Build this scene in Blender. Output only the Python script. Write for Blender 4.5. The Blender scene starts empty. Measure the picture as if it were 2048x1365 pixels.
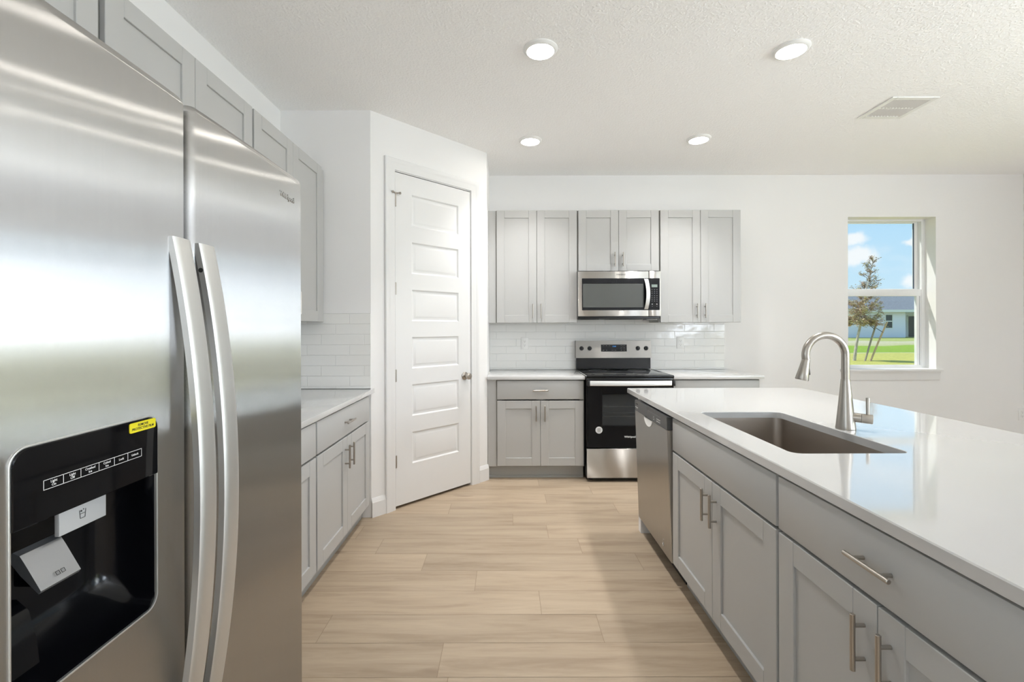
import bpy, bmesh, math, random
from mathutils import Vector, Matrix
random.seed(7)
PI = math.pi
S = bpy.context.scene
C = S.collection

# ------------------------------------------------------------------ camera
cam_d = bpy.data.cameras.new('camera')
cam = bpy.data.objects.new('camera', cam_d); C.objects.link(cam)
cam_d.sensor_width = 36.0
cam_d.lens = 930.25 * 36.0 / 2048.0
cam_d.shift_x = (1024.0 - 1013.03) / 2048.0
cam_d.shift_y = -(682.5 - 654.54) / 2048.0
cam_d.clip_start = 0.02
cam.matrix_world = Matrix.Translation((0, 0, 1.3339)) @ Matrix.Rotation(0.0028, 4, 'Y') @ Matrix.Rotation(PI/2, 4, 'X')
S.camera = cam

# ------------------------------------------------------------------ world, sun, exposure
S.view_settings.view_transform = 'Standard'
S.view_settings.look = 'None'
S.view_settings.exposure = 0.42
S.view_settings.gamma = 1.0
S.view_settings.use_curve_mapping = False
S.cycles.use_denoising = True
S.cycles.sampling_pattern = 'TABULATED_SOBOL'
S.cycles.max_bounces = 14
S.cycles.diffuse_bounces = 10
S.cycles.glossy_bounces = 6
S.cycles.transparent_max_bounces = 12
S.cycles.sample_clamp_indirect = 6.0
S.cycles.caustics_reflective = False
S.cycles.caustics_refractive = False

W = bpy.data.worlds.new('sky'); S.world = W; W.use_nodes = True
nt = W.node_tree; nt.nodes.clear()
def WN(t, **k):
    n = nt.nodes.new(t)
    for a, b in k.items(): setattr(n, a, b)
    return n
tc = WN('ShaderNodeTexCoord'); sp = WN('ShaderNodeSeparateXYZ'); cr = WN('ShaderNodeValToRGB')
nt.links.new(tc.outputs['Generated'], sp.inputs[0]); nt.links.new(sp.outputs['Z'], cr.inputs[0])
e = cr.color_ramp.elements
e[0].position = 0.0; e[0].color = (0.66, 0.86, 0.97, 1)
e[1].position = 0.9; e[1].color = (0.20, 0.45, 0.85, 1)
m_ = e.new(0.2); m_.color = (0.46, 0.74, 0.98, 1)
mp = WN('ShaderNodeMapping'); mp.inputs['Scale'].default_value = (1, 1, 2.6); mp.inputs['Location'].default_value = (0.35, 0.2, 0.42)
nz = WN('ShaderNodeTexNoise'); nz.inputs['Scale'].default_value = 5.2; nz.inputs['Detail'].default_value = 5
cl = WN('ShaderNodeValToRGB'); cl.color_ramp.elements[0].position = 0.52; cl.color_ramp.elements[1].position = 0.66
mx = WN('ShaderNodeMixRGB'); mx.inputs[2].default_value = (0.95, 0.97, 1.0, 1)
bg = WN('ShaderNodeBackground'); bg.inputs['Strength'].default_value = 0.79; wo = WN('ShaderNodeOutputWorld')
nt.links.new(tc.outputs['Generated'], mp.inputs[0]); nt.links.new(mp.outputs[0], nz.inputs['Vector'])
nt.links.new(nz.outputs['Fac'], cl.inputs[0])
# a few soft cumulus clouds at fixed directions in the sky
wz = WN('ShaderNodeTexNoise'); wz.inputs['Scale'].default_value = 26; wz.inputs['Detail'].default_value = 5; nt.links.new(tc.outputs['Generated'], wz.inputs['Vector'])
wd = WN('ShaderNodeVectorMath', operation='MULTIPLY_ADD'); nt.links.new(wz.outputs['Color'], wd.inputs[0]); wd.inputs[1].default_value = (0.05, 0.05, 0.05); nt.links.new(tc.outputs['Generated'], wd.inputs[2])
ws = WN('ShaderNodeVectorMath', operation='MULTIPLY'); nt.links.new(wd.outputs[0], ws.inputs[0]); ws.inputs[1].default_value = (1, 1, 1.7)
cloud = cl.outputs[0]; fac0 = WN('ShaderNodeMath', operation='MULTIPLY'); nt.links.new(cloud, fac0.inputs[0]); fac0.inputs[1].default_value = 0.45; cloud = fac0.outputs[0]
for (dx_, dy_, dz_, r_) in ((.594, .794, .119, .036), (.588, .795, .150, .024), (.655, .745, .073, .022), (.652, .744, .136, .016), (.30, .93, .20, .09), (.80, .45, .22, .10), (.85, -.35, .25, .12), (-.6, .7, .3, .12)):
    ds = WN('ShaderNodeVectorMath', operation='DISTANCE'); nt.links.new(ws.outputs[0], ds.inputs[0]); ds.inputs[1].default_value = (dx_+.025, dy_+.025, (dz_+.025)*1.7)
    mr_ = WN('ShaderNodeMapRange', interpolation_type='SMOOTHSTEP'); mr_.inputs['From Min'].default_value = r_*1.15; mr_.inputs['From Max'].default_value = r_*0.45
    nt.links.new(ds.outputs['Value'], mr_.inputs['Value'])
    mm_ = WN('ShaderNodeMath', operation='MAXIMUM'); nt.links.new(cloud, mm_.inputs[0]); nt.links.new(mr_.outputs[0], mm_.inputs[1]); cloud = mm_.outputs[0]
nt.links.new(cloud, mx.inputs[0])
nt.links.new(cr.outputs[0], mx.inputs[1]); nt.links.new(mx.outputs[0], bg.inputs[0]); nt.links.new(bg.outputs[0], wo.inputs[0])

sun_d = bpy.data.lights.new('sun', 'SUN'); sun_d.energy = 3.5; sun_d.angle = 0.01; sun_d.color = (1, 0.95, 0.86)
sun = bpy.data.objects.new('sun', sun_d); C.objects.link(sun)
sun.rotation_euler = Vector((0.6, -0.36, -1.0)).to_track_quat('-Z', 'Y').to_euler()
sun.location = (0, 12, 20)

def area(name, loc, aim, sx, sy, power, col):
    d = bpy.data.lights.new(name, 'AREA'); d.shape = 'RECTANGLE'; d.size = sx; d.size_y = sy; d.energy = power; d.color = col
    o = bpy.data.objects.new(name, d); C.objects.link(o); o.location = loc
    o.rotation_euler = Vector(aim).to_track_quat('-Z', 'Z').to_euler()
    return o
# added fill lights at unseen openings behind and beside the camera
area('fill_left', (-1.52, -2.4, 1.62), (1, 0.45, 1.3), 2.3, 1.4, 26, (0.86, 0.92, 1.0))  # added to brighten the island fronts, no known window here
area('fill_patio_upper', (5.13, 0.75, 1.935), (-1, -0.1, 1.6), 2.7, 0.87, 86, (0.85, 0.915, 1.0))  # added side fill, sized for the bright band on the refrigerator
area('fill_patio_lower', (5.13, 0.75, 1.185), (-1, -0.1, 1.6), 2.7, 0.63, 29, (0.93, 1.0, 0.86))  # added greenish fill in place of light off the lawn
area('fill_right_rear', (5.13, -2.4, 1.62), (-1, 0.0, 1.8), 2.3, 1.4, 172, (0.82, 0.895, 1.0))  # added frontal fill, no known window here
LAMP_POWER = 6.4
LAMP_COLOR = (1.0, 0.985, 0.97)

# ------------------------------------------------------------------ materials
MATS = {}
def principled(name, col, rough=0.5, metal=0.0, spec=0.5, coat=0.0, coat_r=0.1):
    m = bpy.data.materials.new(name); m.use_nodes = True
    b = m.node_tree.nodes['Principled BSDF']
    b.inputs['Base Color'].default_value = (*col, 1); b.inputs['Roughness'].default_value = rough
    b.inputs['Metallic'].default_value = metal; b.inputs['Specular IOR Level'].default_value = spec
    b.inputs['Coat Weight'].default_value = coat; b.inputs['Coat Roughness'].default_value = coat_r
    MATS[name] = m
    return m, m.node_tree, b
def node(t, kind, **k):
    n = t.nodes.new(kind)
    for a, b in k.items(): setattr(n, a, b)
    return n
def coords(t, scale=(1, 1, 1)):
    c = node(t, 'ShaderNodeTexCoord'); p = node(t, 'ShaderNodeMapping'); p.inputs['Scale'].default_value = scale
    t.links.new(c.outputs['Object'], p.inputs[0]); return p.outputs[0]
def bump(t, b, vec, scale, strength, dist=0.002, detail=3, mode=None):
    n = node(t, 'ShaderNodeTexNoise'); n.inputs['Scale'].default_value = scale; n.inputs['Detail'].default_value = detail
    t.links.new(vec, n.inputs['Vector'])
    src = n.outputs['Fac']
    if mode:
        r = node(t, 'ShaderNodeValToRGB'); r.color_ramp.elements[0].position = mode[0]; r.color_ramp.elements[1].position = mode[1]
        t.links.new(src, r.inputs[0]); src = r.outputs[0]
    u = node(t, 'ShaderNodeBump'); u.inputs['Strength'].default_value = strength; u.inputs['Distance'].default_value = dist
    t.links.new(src, u.inputs['Height']); t.links.new(u.outputs[0], b.inputs['Normal'])
    return u
def noise_color(t, b, vec, scale, c0, c1, lo=0.35, hi=0.65, detail=4):
    n = node(t, 'ShaderNodeTexNoise'); n.inputs['Scale'].default_value = scale; n.inputs['Detail'].default_value = detail
    t.links.new(vec, n.inputs['Vector'])
    r = node(t, 'ShaderNodeValToRGB'); r.color_ramp.elements[0].position = lo; r.color_ramp.elements[1].position = hi
    r.color_ramp.elements[0].color = (*c0, 1); r.color_ramp.elements[1].color = (*c1, 1)
    t.links.new(n.outputs['Fac'], r.inputs[0]); t.links.new(r.outputs[0], b.inputs['Base Color'])
    return r

m, t, b = principled('wall_paint', (0.812, 0.808, 0.806), 0.85, spec=0.25); bump(t, b, coords(t), 160, 0.06, 0.001)
m, t, b = principled('ceiling_paint', (0.94, 0.937, 0.935), 0.92, spec=0.2); bump(t, b, coords(t), 75, 0.5, 0.003, 3, (0.45, 0.62))
m, t, b = principled('trim_paint', (0.765, 0.766, 0.768), 0.35, spec=0.4); bump(t, b, coords(t), 40, 0.01, 0.001)
m, t, b = principled('cabinet_paint', (0.465, 0.466, 0.46), 0.38, spec=0.4); bump(t, b, coords(t), 120, 0.015, 0.0005)
m, t, b = principled('cabinet_inside', (0.24, 0.235, 0.22), 0.6)
m, t, b = principled('toe_kick_paint', (0.42, 0.43, 0.43), 0.5)
m, t, b = principled('quartz', (0.59, 0.588, 0.585), 0.10, spec=0.5, coat=1.0, coat_r=0.05)
m, t, b = principled('nickel', (0.46, 0.425, 0.385), 0.32, 1.0); bump(t, b, coords(t, (30, 30, 400)), 6, 0.03, 0.0005)
m, t, b = principled('faucet_nickel', (0.39, 0.362, 0.325), 0.30, 1.0); bump(t, b, coords(t, (1, 1, 1)), 300, 0.02, 0.0003)
m, t, b = principled('chrome', (0.72, 0.72, 0.71), 0.14, 1.0)
m, t, b = principled('sink_steel', (0.34, 0.30, 0.265), 0.42, 1.0); bump(t, b, coords(t, (3, 300, 3)), 4, 0.04, 0.0005)
m, t, b = principled('black_glass', (0.004, 0.004, 0.005), 0.05, spec=0.28)
m, t, b = principled('oven_inside', (0.5, 0.5, 0.5), 0.6)
m, t, b = principled('black_plastic', (0.012, 0.012, 0.013), 0.35)
m, t, b = principled('black_enamel', (0.015, 0.015, 0.016), 0.22)
m, t, b = principled('grey_film', (0.085, 0.087, 0.09), 0.25)
m, t, b = principled('grey_screen', (0.085, 0.09, 0.085), 0.15, spec=0.35)
m, t, b = principled('recess_black', (0.003, 0.003, 0.004), 0.16, spec=0.28)
m, t, b = principled('light_plastic', (0.52, 0.53, 0.54), 0.4)
m, t, b = principled('silver_plastic', (0.36, 0.37, 0.385), 0.36, 0.8)
m, t, b = principled('white_plastic', (0.80, 0.80, 0.79), 0.35)
m, t, b = principled('slot_dark', (0.12, 0.12, 0.12), 0.6)
m, t, b = principled('ink_white', (0.78, 0.79, 0.80), 0.5)
m, t, b = principled('ink_grey', (0.30, 0.30, 0.30), 0.5)
m, t, b = principled('ink_black', (0.03, 0.03, 0.03), 0.5)
m, t, b = principled('yellow_label', (0.82, 0.72, 0.02), 0.45)
m, t, b = principled('white_label', (0.74, 0.75, 0.78), 0.45)
m, t, b = principled('lcd', (0.23, 0.29, 0.26), 0.3)
m, t, b = principled('vinyl', (0.80, 0.81, 0.82), 0.35)
m, t, b = principled('gasket', (0.06, 0.08, 0.12), 0.5)
m, t, b = principled('vent_dark', (0.42, 0.42, 0.41), 0.7)
m, t, b = principled('floor_gap', (0.20, 0.14, 0.09), 0.8)

def steel(name, col, wide, narrow, vertical_grain):
    # brushed metal: strongly anisotropic gloss, smeared across the grain
    m = bpy.data.materials.new(name); m.use_nodes = True; t = m.node_tree; t.nodes.clear()
    g = node(t, 'ShaderNodeBsdfAnisotropic'); o = node(t, 'ShaderNodeOutputMaterial')
    mean = math.sqrt(wide*narrow); q = mean/wide
    g.inputs['Roughness'].default_value = math.sqrt(mean)
    g.inputs['Anisotropy'].default_value = 1.0 - q
    g.inputs['Rotation'].default_value = 0.25 if vertical_grain else 0.0
    tg = node(t, 'ShaderNodeTangent', direction_type='RADIAL', axis='Z'); t.links.new(tg.outputs[0], g.inputs['Tangent'])
    n = node(t, 'ShaderNodeTexNoise'); n.inputs['Scale'].default_value = 1.0; n.inputs['Detail'].default_value = 2.0
    t.links.new(coords(t, (220, 220, 3) if vertical_grain else (3, 3, 220)), n.inputs['Vector'])
    r = node(t, 'ShaderNodeValToRGB'); r.color_ramp.elements[0].position = 0.3; r.color_ramp.elements[1].position = 0.7
    r.color_ramp.elements[0].color = (*[c*0.985 for c in col], 1); r.color_ramp.elements[1].color = (*[c*1.012 for c in col], 1)
    t.links.new(n.outputs['Fac'], r.inputs[0]); t.links.new(r.outputs[0], g.inputs['Color']); t.links.new(g.outputs[0], o.inputs[0])
    MATS[name] = m
    return m
steel('brushed_steel', (0.54, 0.535, 0.525), 0.42, 0.008, True)
steel('appliance_steel', (0.56, 0.545, 0.52), 0.40, 0.02, False)
steel('dishwasher_steel', (0.54, 0.535, 0.525), 0.30, 0.02, True)
m, t, b = principled('handle_steel', (0.70, 0.70, 0.69), 0.46, 1.0); bump(t, b, coords(t, (500, 500, 3)), 1, 0.06, 0.0003)

def emitter(name, col, s):
    m = bpy.data.materials.new(name); m.use_nodes = True; t = m.node_tree; t.nodes.clear()
    e_ = node(t, 'ShaderNodeEmission'); o = node(t, 'ShaderNodeOutputMaterial')
    e_.inputs[0].default_value = (*col, 1); e_.inputs[1].default_value = s
    t.links.new(e_.outputs[0], o.inputs[0]); MATS[name] = m
emitter('lamp_lens', (1, 0.95, 0.88), 42.0)
emitter('display_blue', (0.10, 0.38, 0.9), 1.0)

def glass(name, tint, gloss=1.0):
    m = bpy.data.materials.new(name); m.use_nodes = True; t = m.node_tree; t.nodes.clear()
    a = node(t, 'ShaderNodeBsdfTransparent'); g = node(t, 'ShaderNodeBsdfGlossy'); x = node(t, 'ShaderNodeMixShader')
    f = node(t, 'ShaderNodeLayerWeight'); o = node(t, 'ShaderNodeOutputMaterial')
    p = node(t, 'ShaderNodeMath', operation='POWER'); p.inputs[1].default_value = 5.0; k = node(t, 'ShaderNodeMath', operation='MULTIPLY_ADD')
    k.inputs[1].default_value = 0.5; k.inputs[2].default_value = 0.025
    t.links.new(f.outputs['Facing'], p.inputs[0]); t.links.new(p.outputs[0], k.inputs[0])
    a.inputs[0].default_value = (*tint, 1); g.inputs['Roughness'].default_value = 0.02
    t.links.new(k.outputs[0], x.inputs[0]); t.links.new(a.outputs[0], x.inputs[1]); t.links.new(g.outputs[0], x.inputs[2])
    t.links.new(x.outputs[0], o.inputs[0]); MATS[name] = m
glass('window_glass', (0.96, 0.98, 0.98)); glass('oven_glass', (0.55, 0.56, 0.57))

# wood plank floor: colour by a per-plank random attribute and stretched grain
m, t, b = principled('oak_planks', (0.5, 0.4, 0.3), 0.42, spec=0.35)
at = node(t, 'ShaderNodeAttribute', attribute_name='plank')
tcn = node(t, 'ShaderNodeTexCoord'); ad = node(t, 'ShaderNodeVectorMath', operation='MULTIPLY_ADD')
t.links.new(at.outputs['Color'], ad.inputs[0]); ad.inputs[1].default_value = (37, 53, 11); t.links.new(tcn.outputs['Object'], ad.inputs[2])
mp1 = node(t, 'ShaderNodeMapping'); mp1.inputs['Scale'].default_value = (0.9, 9, 1); t.links.new(ad.outputs[0], mp1.inputs[0])
n1 = node(t, 'ShaderNodeTexNoise'); n1.inputs['Scale'].default_value = 1.6; n1.inputs['Detail'].default_value = 7; n1.inputs['Roughness'].default_value = 0.62; n1.inputs['Distortion'].default_value = 0.5
t.links.new(mp1.outputs[0], n1.inputs['Vector'])
r1 = node(t, 'ShaderNodeValToRGB'); r1.color_ramp.elements[0].position = 0.30; r1.color_ramp.elements[1].position = 0.72
r1.color_ramp.elements[0].color = (0.325, 0.245, 0.171, 1); r1.color_ramp.elements[1].color = (0.475, 0.380, 0.279, 1)
k_ = r1.color_ramp.elements.new(0.5); k_.color = (0.42, 0.330, 0.238, 1)
t.links.new(n1.outputs['Fac'], r1.inputs[0])
mp2 = node(t, 'ShaderNodeMapping'); mp2.inputs['Scale'].default_value = (3, 70, 1); t.links.new(ad.outputs[0], mp2.inputs[0])
n2 = node(t, 'ShaderNodeTexNoise'); n2.inputs['Scale'].default_value = 3; n2.inputs['Detail'].default_value = 4; t.links.new(mp2.outputs[0], n2.inputs['Vector'])
mp3 = node(t, 'ShaderNodeMapping'); mp3.inputs['Scale'].default_value = (2.2, 7, 1); t.links.new(ad.outputs[0], mp3.inputs[0])
n3 = node(t, 'ShaderNodeTexNoise'); n3.inputs['Scale'].default_value = 1.2; n3.inputs['Detail'].default_value = 2; t.links.new(mp3.outputs[0], n3.inputs['Vector'])
kr = node(t, 'ShaderNodeValToRGB'); kr.color_ramp.elements[0].position = 0.70; kr.color_ramp.elements[1].position = 0.80; t.links.new(n3.outputs['Fac'], kr.inputs[0])
sx = node(t, 'ShaderNodeSeparateXYZ'); t.links.new(at.outputs['Color'], sx.inputs[0])
mr = node(t, 'ShaderNodeMapRange'); mr.inputs['To Min'].default_value = 0.90; mr.inputs['To Max'].default_value = 1.06; t.links.new(sx.outputs['X'], mr.inputs['Value'])
mr2 = node(t, 'ShaderNodeMapRange'); mr2.inputs['From Min'].default_value = 0.3; mr2.inputs['From Max'].default_value = 0.7; mr2.inputs['To Min'].default_value = 0.955; mr2.inputs['To Max'].default_value = 1.03; t.links.new(n2.outputs['Fac'], mr2.inputs['Value'])
mu = node(t, 'ShaderNodeMath', operation='MULTIPLY'); t.links.new(mr.outputs[0], mu.inputs[0]); t.links.new(mr2.outputs[0], mu.inputs[1])
vm = node(t, 'ShaderNodeVectorMath', operation='SCALE'); t.links.new(r1.outputs[0], vm.inputs[0]); t.links.new(mu.outputs[0], vm.inputs['Scale'])
km = node(t, 'ShaderNodeMixRGB'); km.inputs[2].default_value = (0.29, 0.215, 0.15, 1); t.links.new(kr.outputs[0], km.inputs[0]); t.links.new(vm.outputs[0], km.inputs[1])
t.links.new(km.outputs[0], b.inputs['Base Color'])
u = node(t, 'ShaderNodeBump'); u.inputs['Strength'].default_value = 0.05; u.inputs['Distance'].default_value = 0.001
t.links.new(n2.outputs['Fac'], u.inputs['Height']); t.links.new(u.outputs[0], b.inputs['Normal'])

# glossy wall tile, 3 x 12 inch, each course stepped by a third
def tile_material(name, xo):
    m, t, b = principled(name, (0.80, 0.80, 0.785), 0.10, spec=0.5)
    tcn = node(t, 'ShaderNodeTexCoord'); s = node(t, 'ShaderNodeSeparateXYZ'); t.links.new(tcn.outputs['Object'], s.inputs[0])
    def mth(op, a, bb=None, c=None):
        n = node(t, 'ShaderNodeMath', operation=op)
        for i, v in enumerate((a, bb, c)):
            if v is None: continue
            if isinstance(v, (int, float)): n.inputs[i].default_value = v
            else: t.links.new(v, n.inputs[i])
        return n.outputs[0]
    v = mth('DIVIDE', mth('SUBTRACT', s.outputs['Z'], 0.9936), 0.0728)
    row = mth('FLOOR', v); vf = mth('FRACT', v)
    uu = mth('ADD', mth('DIVIDE', mth('SUBTRACT', s.outputs['X'], xo), 0.2985), mth('MULTIPLY', mth('SUBTRACT', 4.0, row), 0.3333))
    uf = mth('FRACT', uu); uid = mth('FLOOR', uu)
    du = mth('MULTIPLY', mth('MINIMUM', uf, mth('SUBTRACT', 1.0, uf)), 0.2985)
    dv = mth('MULTIPLY', mth('MINIMUM', vf, mth('SUBTRACT', 1.0, vf)), 0.0728)
    d = mth('MINIMUM', du, dv)
    r = node(t, 'ShaderNodeMapRange'); r.inputs['From Min'].default_value = 0.0007; r.inputs['From Max'].default_value = 0.0028; t.links.new(d, r.inputs['Value'])
    nz = node(t, 'ShaderNodeTexNoise'); nz.inputs['Scale'].default_value = 16; nz.inputs['Detail'].default_value = 1
    cb = node(t, 'ShaderNodeCombineXYZ'); t.links.new(s.outputs['X'], cb.inputs[0]); t.links.new(s.outputs['Z'], cb.inputs[2])
    t.links.new(mth('ADD', mth('MULTIPLY', row, 3.1), mth('MULTIPLY', uid, 1.7)), cb.inputs[1]); t.links.new(cb.outputs[0], nz.inputs['Vector'])
    h = mth('ADD', r.outputs[0], mth('MULTIPLY', nz.outputs['Fac'], 0.8))
    u = node(t, 'ShaderNodeBump'); u.inputs['Strength'].default_value = 0.7; u.inputs['Distance'].default_value = 0.002
    t.links.new(h, u.inputs['Height']); t.links.new(u.outputs[0], b.inputs['Normal'])
    mxx = node(t, 'ShaderNodeMixRGB'); mxx.inputs[1].default_value = (0.71, 0.71, 0.70, 1); mxx.inputs[2].default_value = (0.80, 0.80, 0.785, 1)
    t.links.new(r.outputs[0], mxx.inputs[0]); t.links.new(mxx.outputs[0], b.inputs['Base Color'])
    rr = node(t, 'ShaderNodeMapRange'); rr.inputs['To Min'].default_value = 0.6; rr.inputs['To Max'].default_value = 0.11
    t.links.new(r.outputs[0], rr.inputs['Value']); t.links.new(rr.outputs[0], b.inputs['Roughness'])
tile_material('wall_tile', 1.787)

# outdoors
m, t, b = principled('lawn', (0.45, 0.5, 0.12), 0.9, spec=0.1)
tcn = node(t, 'ShaderNodeTexCoord'); s_ = node(t, 'ShaderNodeSeparateXYZ'); t.links.new(tcn.outputs['Object'], s_.inputs[0])
nn = node(t, 'ShaderNodeTexNoise'); nn.inputs['Scale'].default_value = 0.35; nn.inputs['Detail'].default_value = 6; t.links.new(tcn.outputs['Object'], nn.inputs['Vector'])
wob = node(t, 'ShaderNodeMath', operation='MULTIPLY_ADD'); t.links.new(nn.outputs['Fac'], wob.inputs[0]); wob.inputs[1].default_value = 5.0; t.links.new(s_.outputs['Y'], wob.inputs[2])
mrg = node(t, 'ShaderNodeMapRange'); mrg.inputs['From Min'].default_value = 20; mrg.inputs['From Max'].default_value = 50; t.links.new(wob.outputs[0], mrg.inputs['Value'])
band = node(t, 'ShaderNodeValToRGB'); be = band.color_ramp.elements
be[0].position = 0.0; be[0].color = (0.48, 0.46, 0.12, 1); be[1].position = 1.0; be[1].color = (0.37, 0.41, 0.14, 1)
for p_, c_ in ((0.25, (0.47, 0.45, 0.12)), (0.27, (0.50, 0.48, 0.30)), (0.29, (0.24, 0.36, 0.045)), (0.50, (0.26, 0.38, 0.05)), (0.53, (0.44, 0.43, 0.22)), (0.70, (0.52, 0.48, 0.34)), (0.74, (0.37, 0.41, 0.14))):
    q = be.new(p_); q.color = (*c_, 1)
t.links.new(mrg.outputs[0], band.inputs[0])
n4 = node(t, 'ShaderNodeTexNoise'); n4.inputs['Scale'].default_value = 9.0; n4.inputs['Detail'].default_value = 8; n4.inputs['Roughness'].default_value = 0.7; t.links.new(tcn.outputs['Object'], n4.inputs['Vector'])
mr4 = node(t, 'ShaderNodeMapRange'); mr4.inputs['From Min'].default_value = 0.3; mr4.inputs['From Max'].default_value = 0.7; mr4.inputs['To Min'].default_value = 0.62; mr4.inputs['To Max'].default_value = 1.30; t.links.new(n4.outputs['Fac'], mr4.inputs['Value'])
vs = node(t, 'ShaderNodeVectorMath', operation='SCALE'); t.links.new(band.outputs[0], vs.inputs[0]); t.links.new(mr4.outputs[0], vs.inputs['Scale']); t.links.new(vs.outputs[0], b.inputs['Base Color'])
m, t, b = principled('stucco', (0.83, 0.84, 0.98), 0.9); bump(t, b, coords(t), 9, 0.2, 0.01)
m, t, b = principled('house_trim', (0.80, 0.82, 0.83), 0.6)
m, t, b = principled('shingles', (0.2, 0.21, 0.23), 0.9); noise_color(t, b, coords(t, (3, 3, 9)), 4.5, (0.14, 0.155, 0.175), (0.25, 0.27, 0.295), 0.35, 0.65, 6)
m, t, b = principled('house_glass', (0.05, 0.065, 0.075), 0.25)
m, t, b = principled('bark', (0.36, 0.31, 0.25), 0.9); noise_color(t, b, coords(t, (6, 6, 2)), 3, (0.36, 0.31, 0.25), (0.62, 0.58, 0.52))
m, t, b = principled('twig', (0.25, 0.19, 0.16), 0.9)
m, t, b = principled('leaf_brown', (0.30, 0.20, 0.14), 0.8); noise_color(t, b, coords(t), 3.5, (0.52, 0.33, 0.25), (0.52, 0.49, 0.27), 0.4, 0.6)
m, t, b = principled('grey_wood', (0.34, 0.29, 0.22), 0.9); bump(t, b, coords(t, (8, 8, 1)), 4, 0.3, 0.005)
m, t, b = principled('tan_wood', (0.62, 0.43, 0.25), 0.85); bump(t, b, coords(t, (8, 8, 1)), 4, 0.3, 0.005)
m, t, b = principled('strap_black', (0.03, 0.03, 0.035), 0.7)

# ------------------------------------------------------------------ mesh helpers
class MB:
    def __init__(s): s.b = bmesh.new()
    def box(s, x0, x1, y0, y1, z0, z1, bev=0.0, seg=2, mat=None):
        r = bmesh.ops.create_cube(s.b, size=1.0)
        M = Matrix.Translation(((x0+x1)/2, (y0+y1)/2, (z0+z1)/2)) @ Matrix.Diagonal((abs(x1-x0), abs(y1-y0), abs(z1-z0), 1))
        if mat is not None: M = mat @ M
        bmesh.ops.transform(s.b, matrix=M, verts=r['verts'])
        if bev > 0:
            ed = list({e_ for v in r['verts'] for e_ in v.link_edges})
            bmesh.ops.bevel(s.b, geom=ed, offset=bev, segments=seg, profile=0.5, affect='EDGES', clamp_overlap=True)
        return s
    def loops(s, rings, cap0=True, cap1=True, closed=True):
        vs = [[s.b.verts.new(p) for p in ring] for ring in rings]
        n = len(vs[0])
        for a, c in zip(vs[:-1], vs[1:]):
            for i in range(n if closed else n-1):
                j = (i+1) % n
                s.b.faces.new((a[i], a[j], c[j], c[i]))
        if cap0: s.b.faces.new(vs[0][::-1])
        if cap1: s.b.faces.new(vs[-1])
        return vs
    def cyl(s, p0, p1, r0, r1=None, n=20):
        r1 = r0 if r1 is None else r1
        return s.tube([p0, p1], [r0, r1], n)
    def tube(s, pts, radii, n=16, ends=True):
        pts = [Vector(p) for p in pts]
        if not hasattr(radii, '__len__'): radii = [radii]*len(pts)
        rings = []; prev = None
        for i, p in enumerate(pts):
            if i == 0: d = pts[1]-p
            elif i == len(pts)-1: d = p-pts[i-1]
            else:
                d = (pts[i+1]-p).normalized() + (p-pts[i-1]).normalized()
                if d.length < 1e-9: d = pts[i+1]-p
            d.normalize()
            if prev is None:
                a = d.orthogonal().normalized()
            else:
                a = prev - d*prev.dot(d)
                a = a.normalized() if a.length > 1e-9 else d.orthogonal().normalized()
            prev = a; c = d.cross(a)
            rings.append([p + (a*math.cos(2*PI*k/n) + c*math.sin(2*PI*k/n))*radii[i] for k in range(n)])
        s.loops(rings, ends, ends)
        return s
    def lathe(s, prof, center=(0, 0, 0), axis='Z', n=32, cap0=True, cap1=True):
        c = Vector(center); rings = []
        for r, h in prof:
            ring = []
            for k in range(n):
                a, d = r*math.cos(2*PI*k/n), r*math.sin(2*PI*k/n)
                ring.append(c + Vector({'Z': (a, d, h), 'Y': (a, h, d), 'X': (h, a, d)}[axis]))
            rings.append(ring)
        s.loops(rings, cap0, cap1)
        return s
    def prism_xz(s, poly, y0, y1):          # polygon in x,z extruded along y
        s.loops([[(x, y0, z) for x, z in poly], [(x, y1, z) for x, z in poly]])
        return s
    def prism_xy(s, poly, z0, z1):
        s.loops([[(x, y, z0) for x, y in poly], [(x, y, z1) for x, y in poly]])
        return s
    def prism_yz(s, poly, x0, x1):
        s.loops([[(x0, y, z) for y, z in poly], [(x1, y, z) for y, z in poly]])
        return s
    def mesh(s, name):
        bmesh.ops.recalc_face_normals(s.b, faces=s.b.faces[:])
        me = bpy.data.meshes.new(name); s.b.to_mesh(me); s.b.free()
        return me
    def build(s, name, mat, parent=None, smooth=35, loc=None, rot=None):
        me = s.mesh(name)
        me.materials.append(MATS[mat])
        if smooth:
            for p in me.polygons: p.use_smooth = True
            me.set_sharp_from_angle(angle=math.radians(smooth))
        o = bpy.data.objects.new(name, me); C.objects.link(o)
        if parent: o.parent = parent
        if loc: o.location = loc
        if rot: o.rotation_euler = rot
        return o
def rrect(x0, x1, z0, z1, r, n=6, rc=None):
    rc = rc or (r, r, r, r)                 # bl, br, tr, tl
    out = []
    for (cx, cz, a0, rr) in ((x0+rc[0], z0+rc[0], PI, rc[0]), (x1-rc[1], z0+rc[1], 1.5*PI, rc[1]), (x1-rc[2], z1-rc[2], 0, rc[2]), (x0+rc[3], z1-rc[3], PI/2, rc[3])):
        for k in range(n+1):
            a = a0 + PI/2*k/n
            out.append((cx+rr*math.cos(a), cz+rr*math.sin(a)))
    return out
def tag(o, label=None, cat=None, group=None, kind=None):
    if label: o['label'] = label
    if cat: o['category'] = cat
    if group: o['group'] = group
    if kind: o['kind'] = kind
    return o
def thing(name, label, cat, loc=(0, 0, 0), rz=0.0, group=None):
    o = bpy.data.objects.new(name, None); C.objects.link(o); o.empty_display_size = 0.1
    o.location = loc; o.rotation_euler = (0, 0, rz)
    return tag(o, label, cat, group)
def struct(o, label, cat):
    return tag(o, label, cat, kind='structure')
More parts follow.
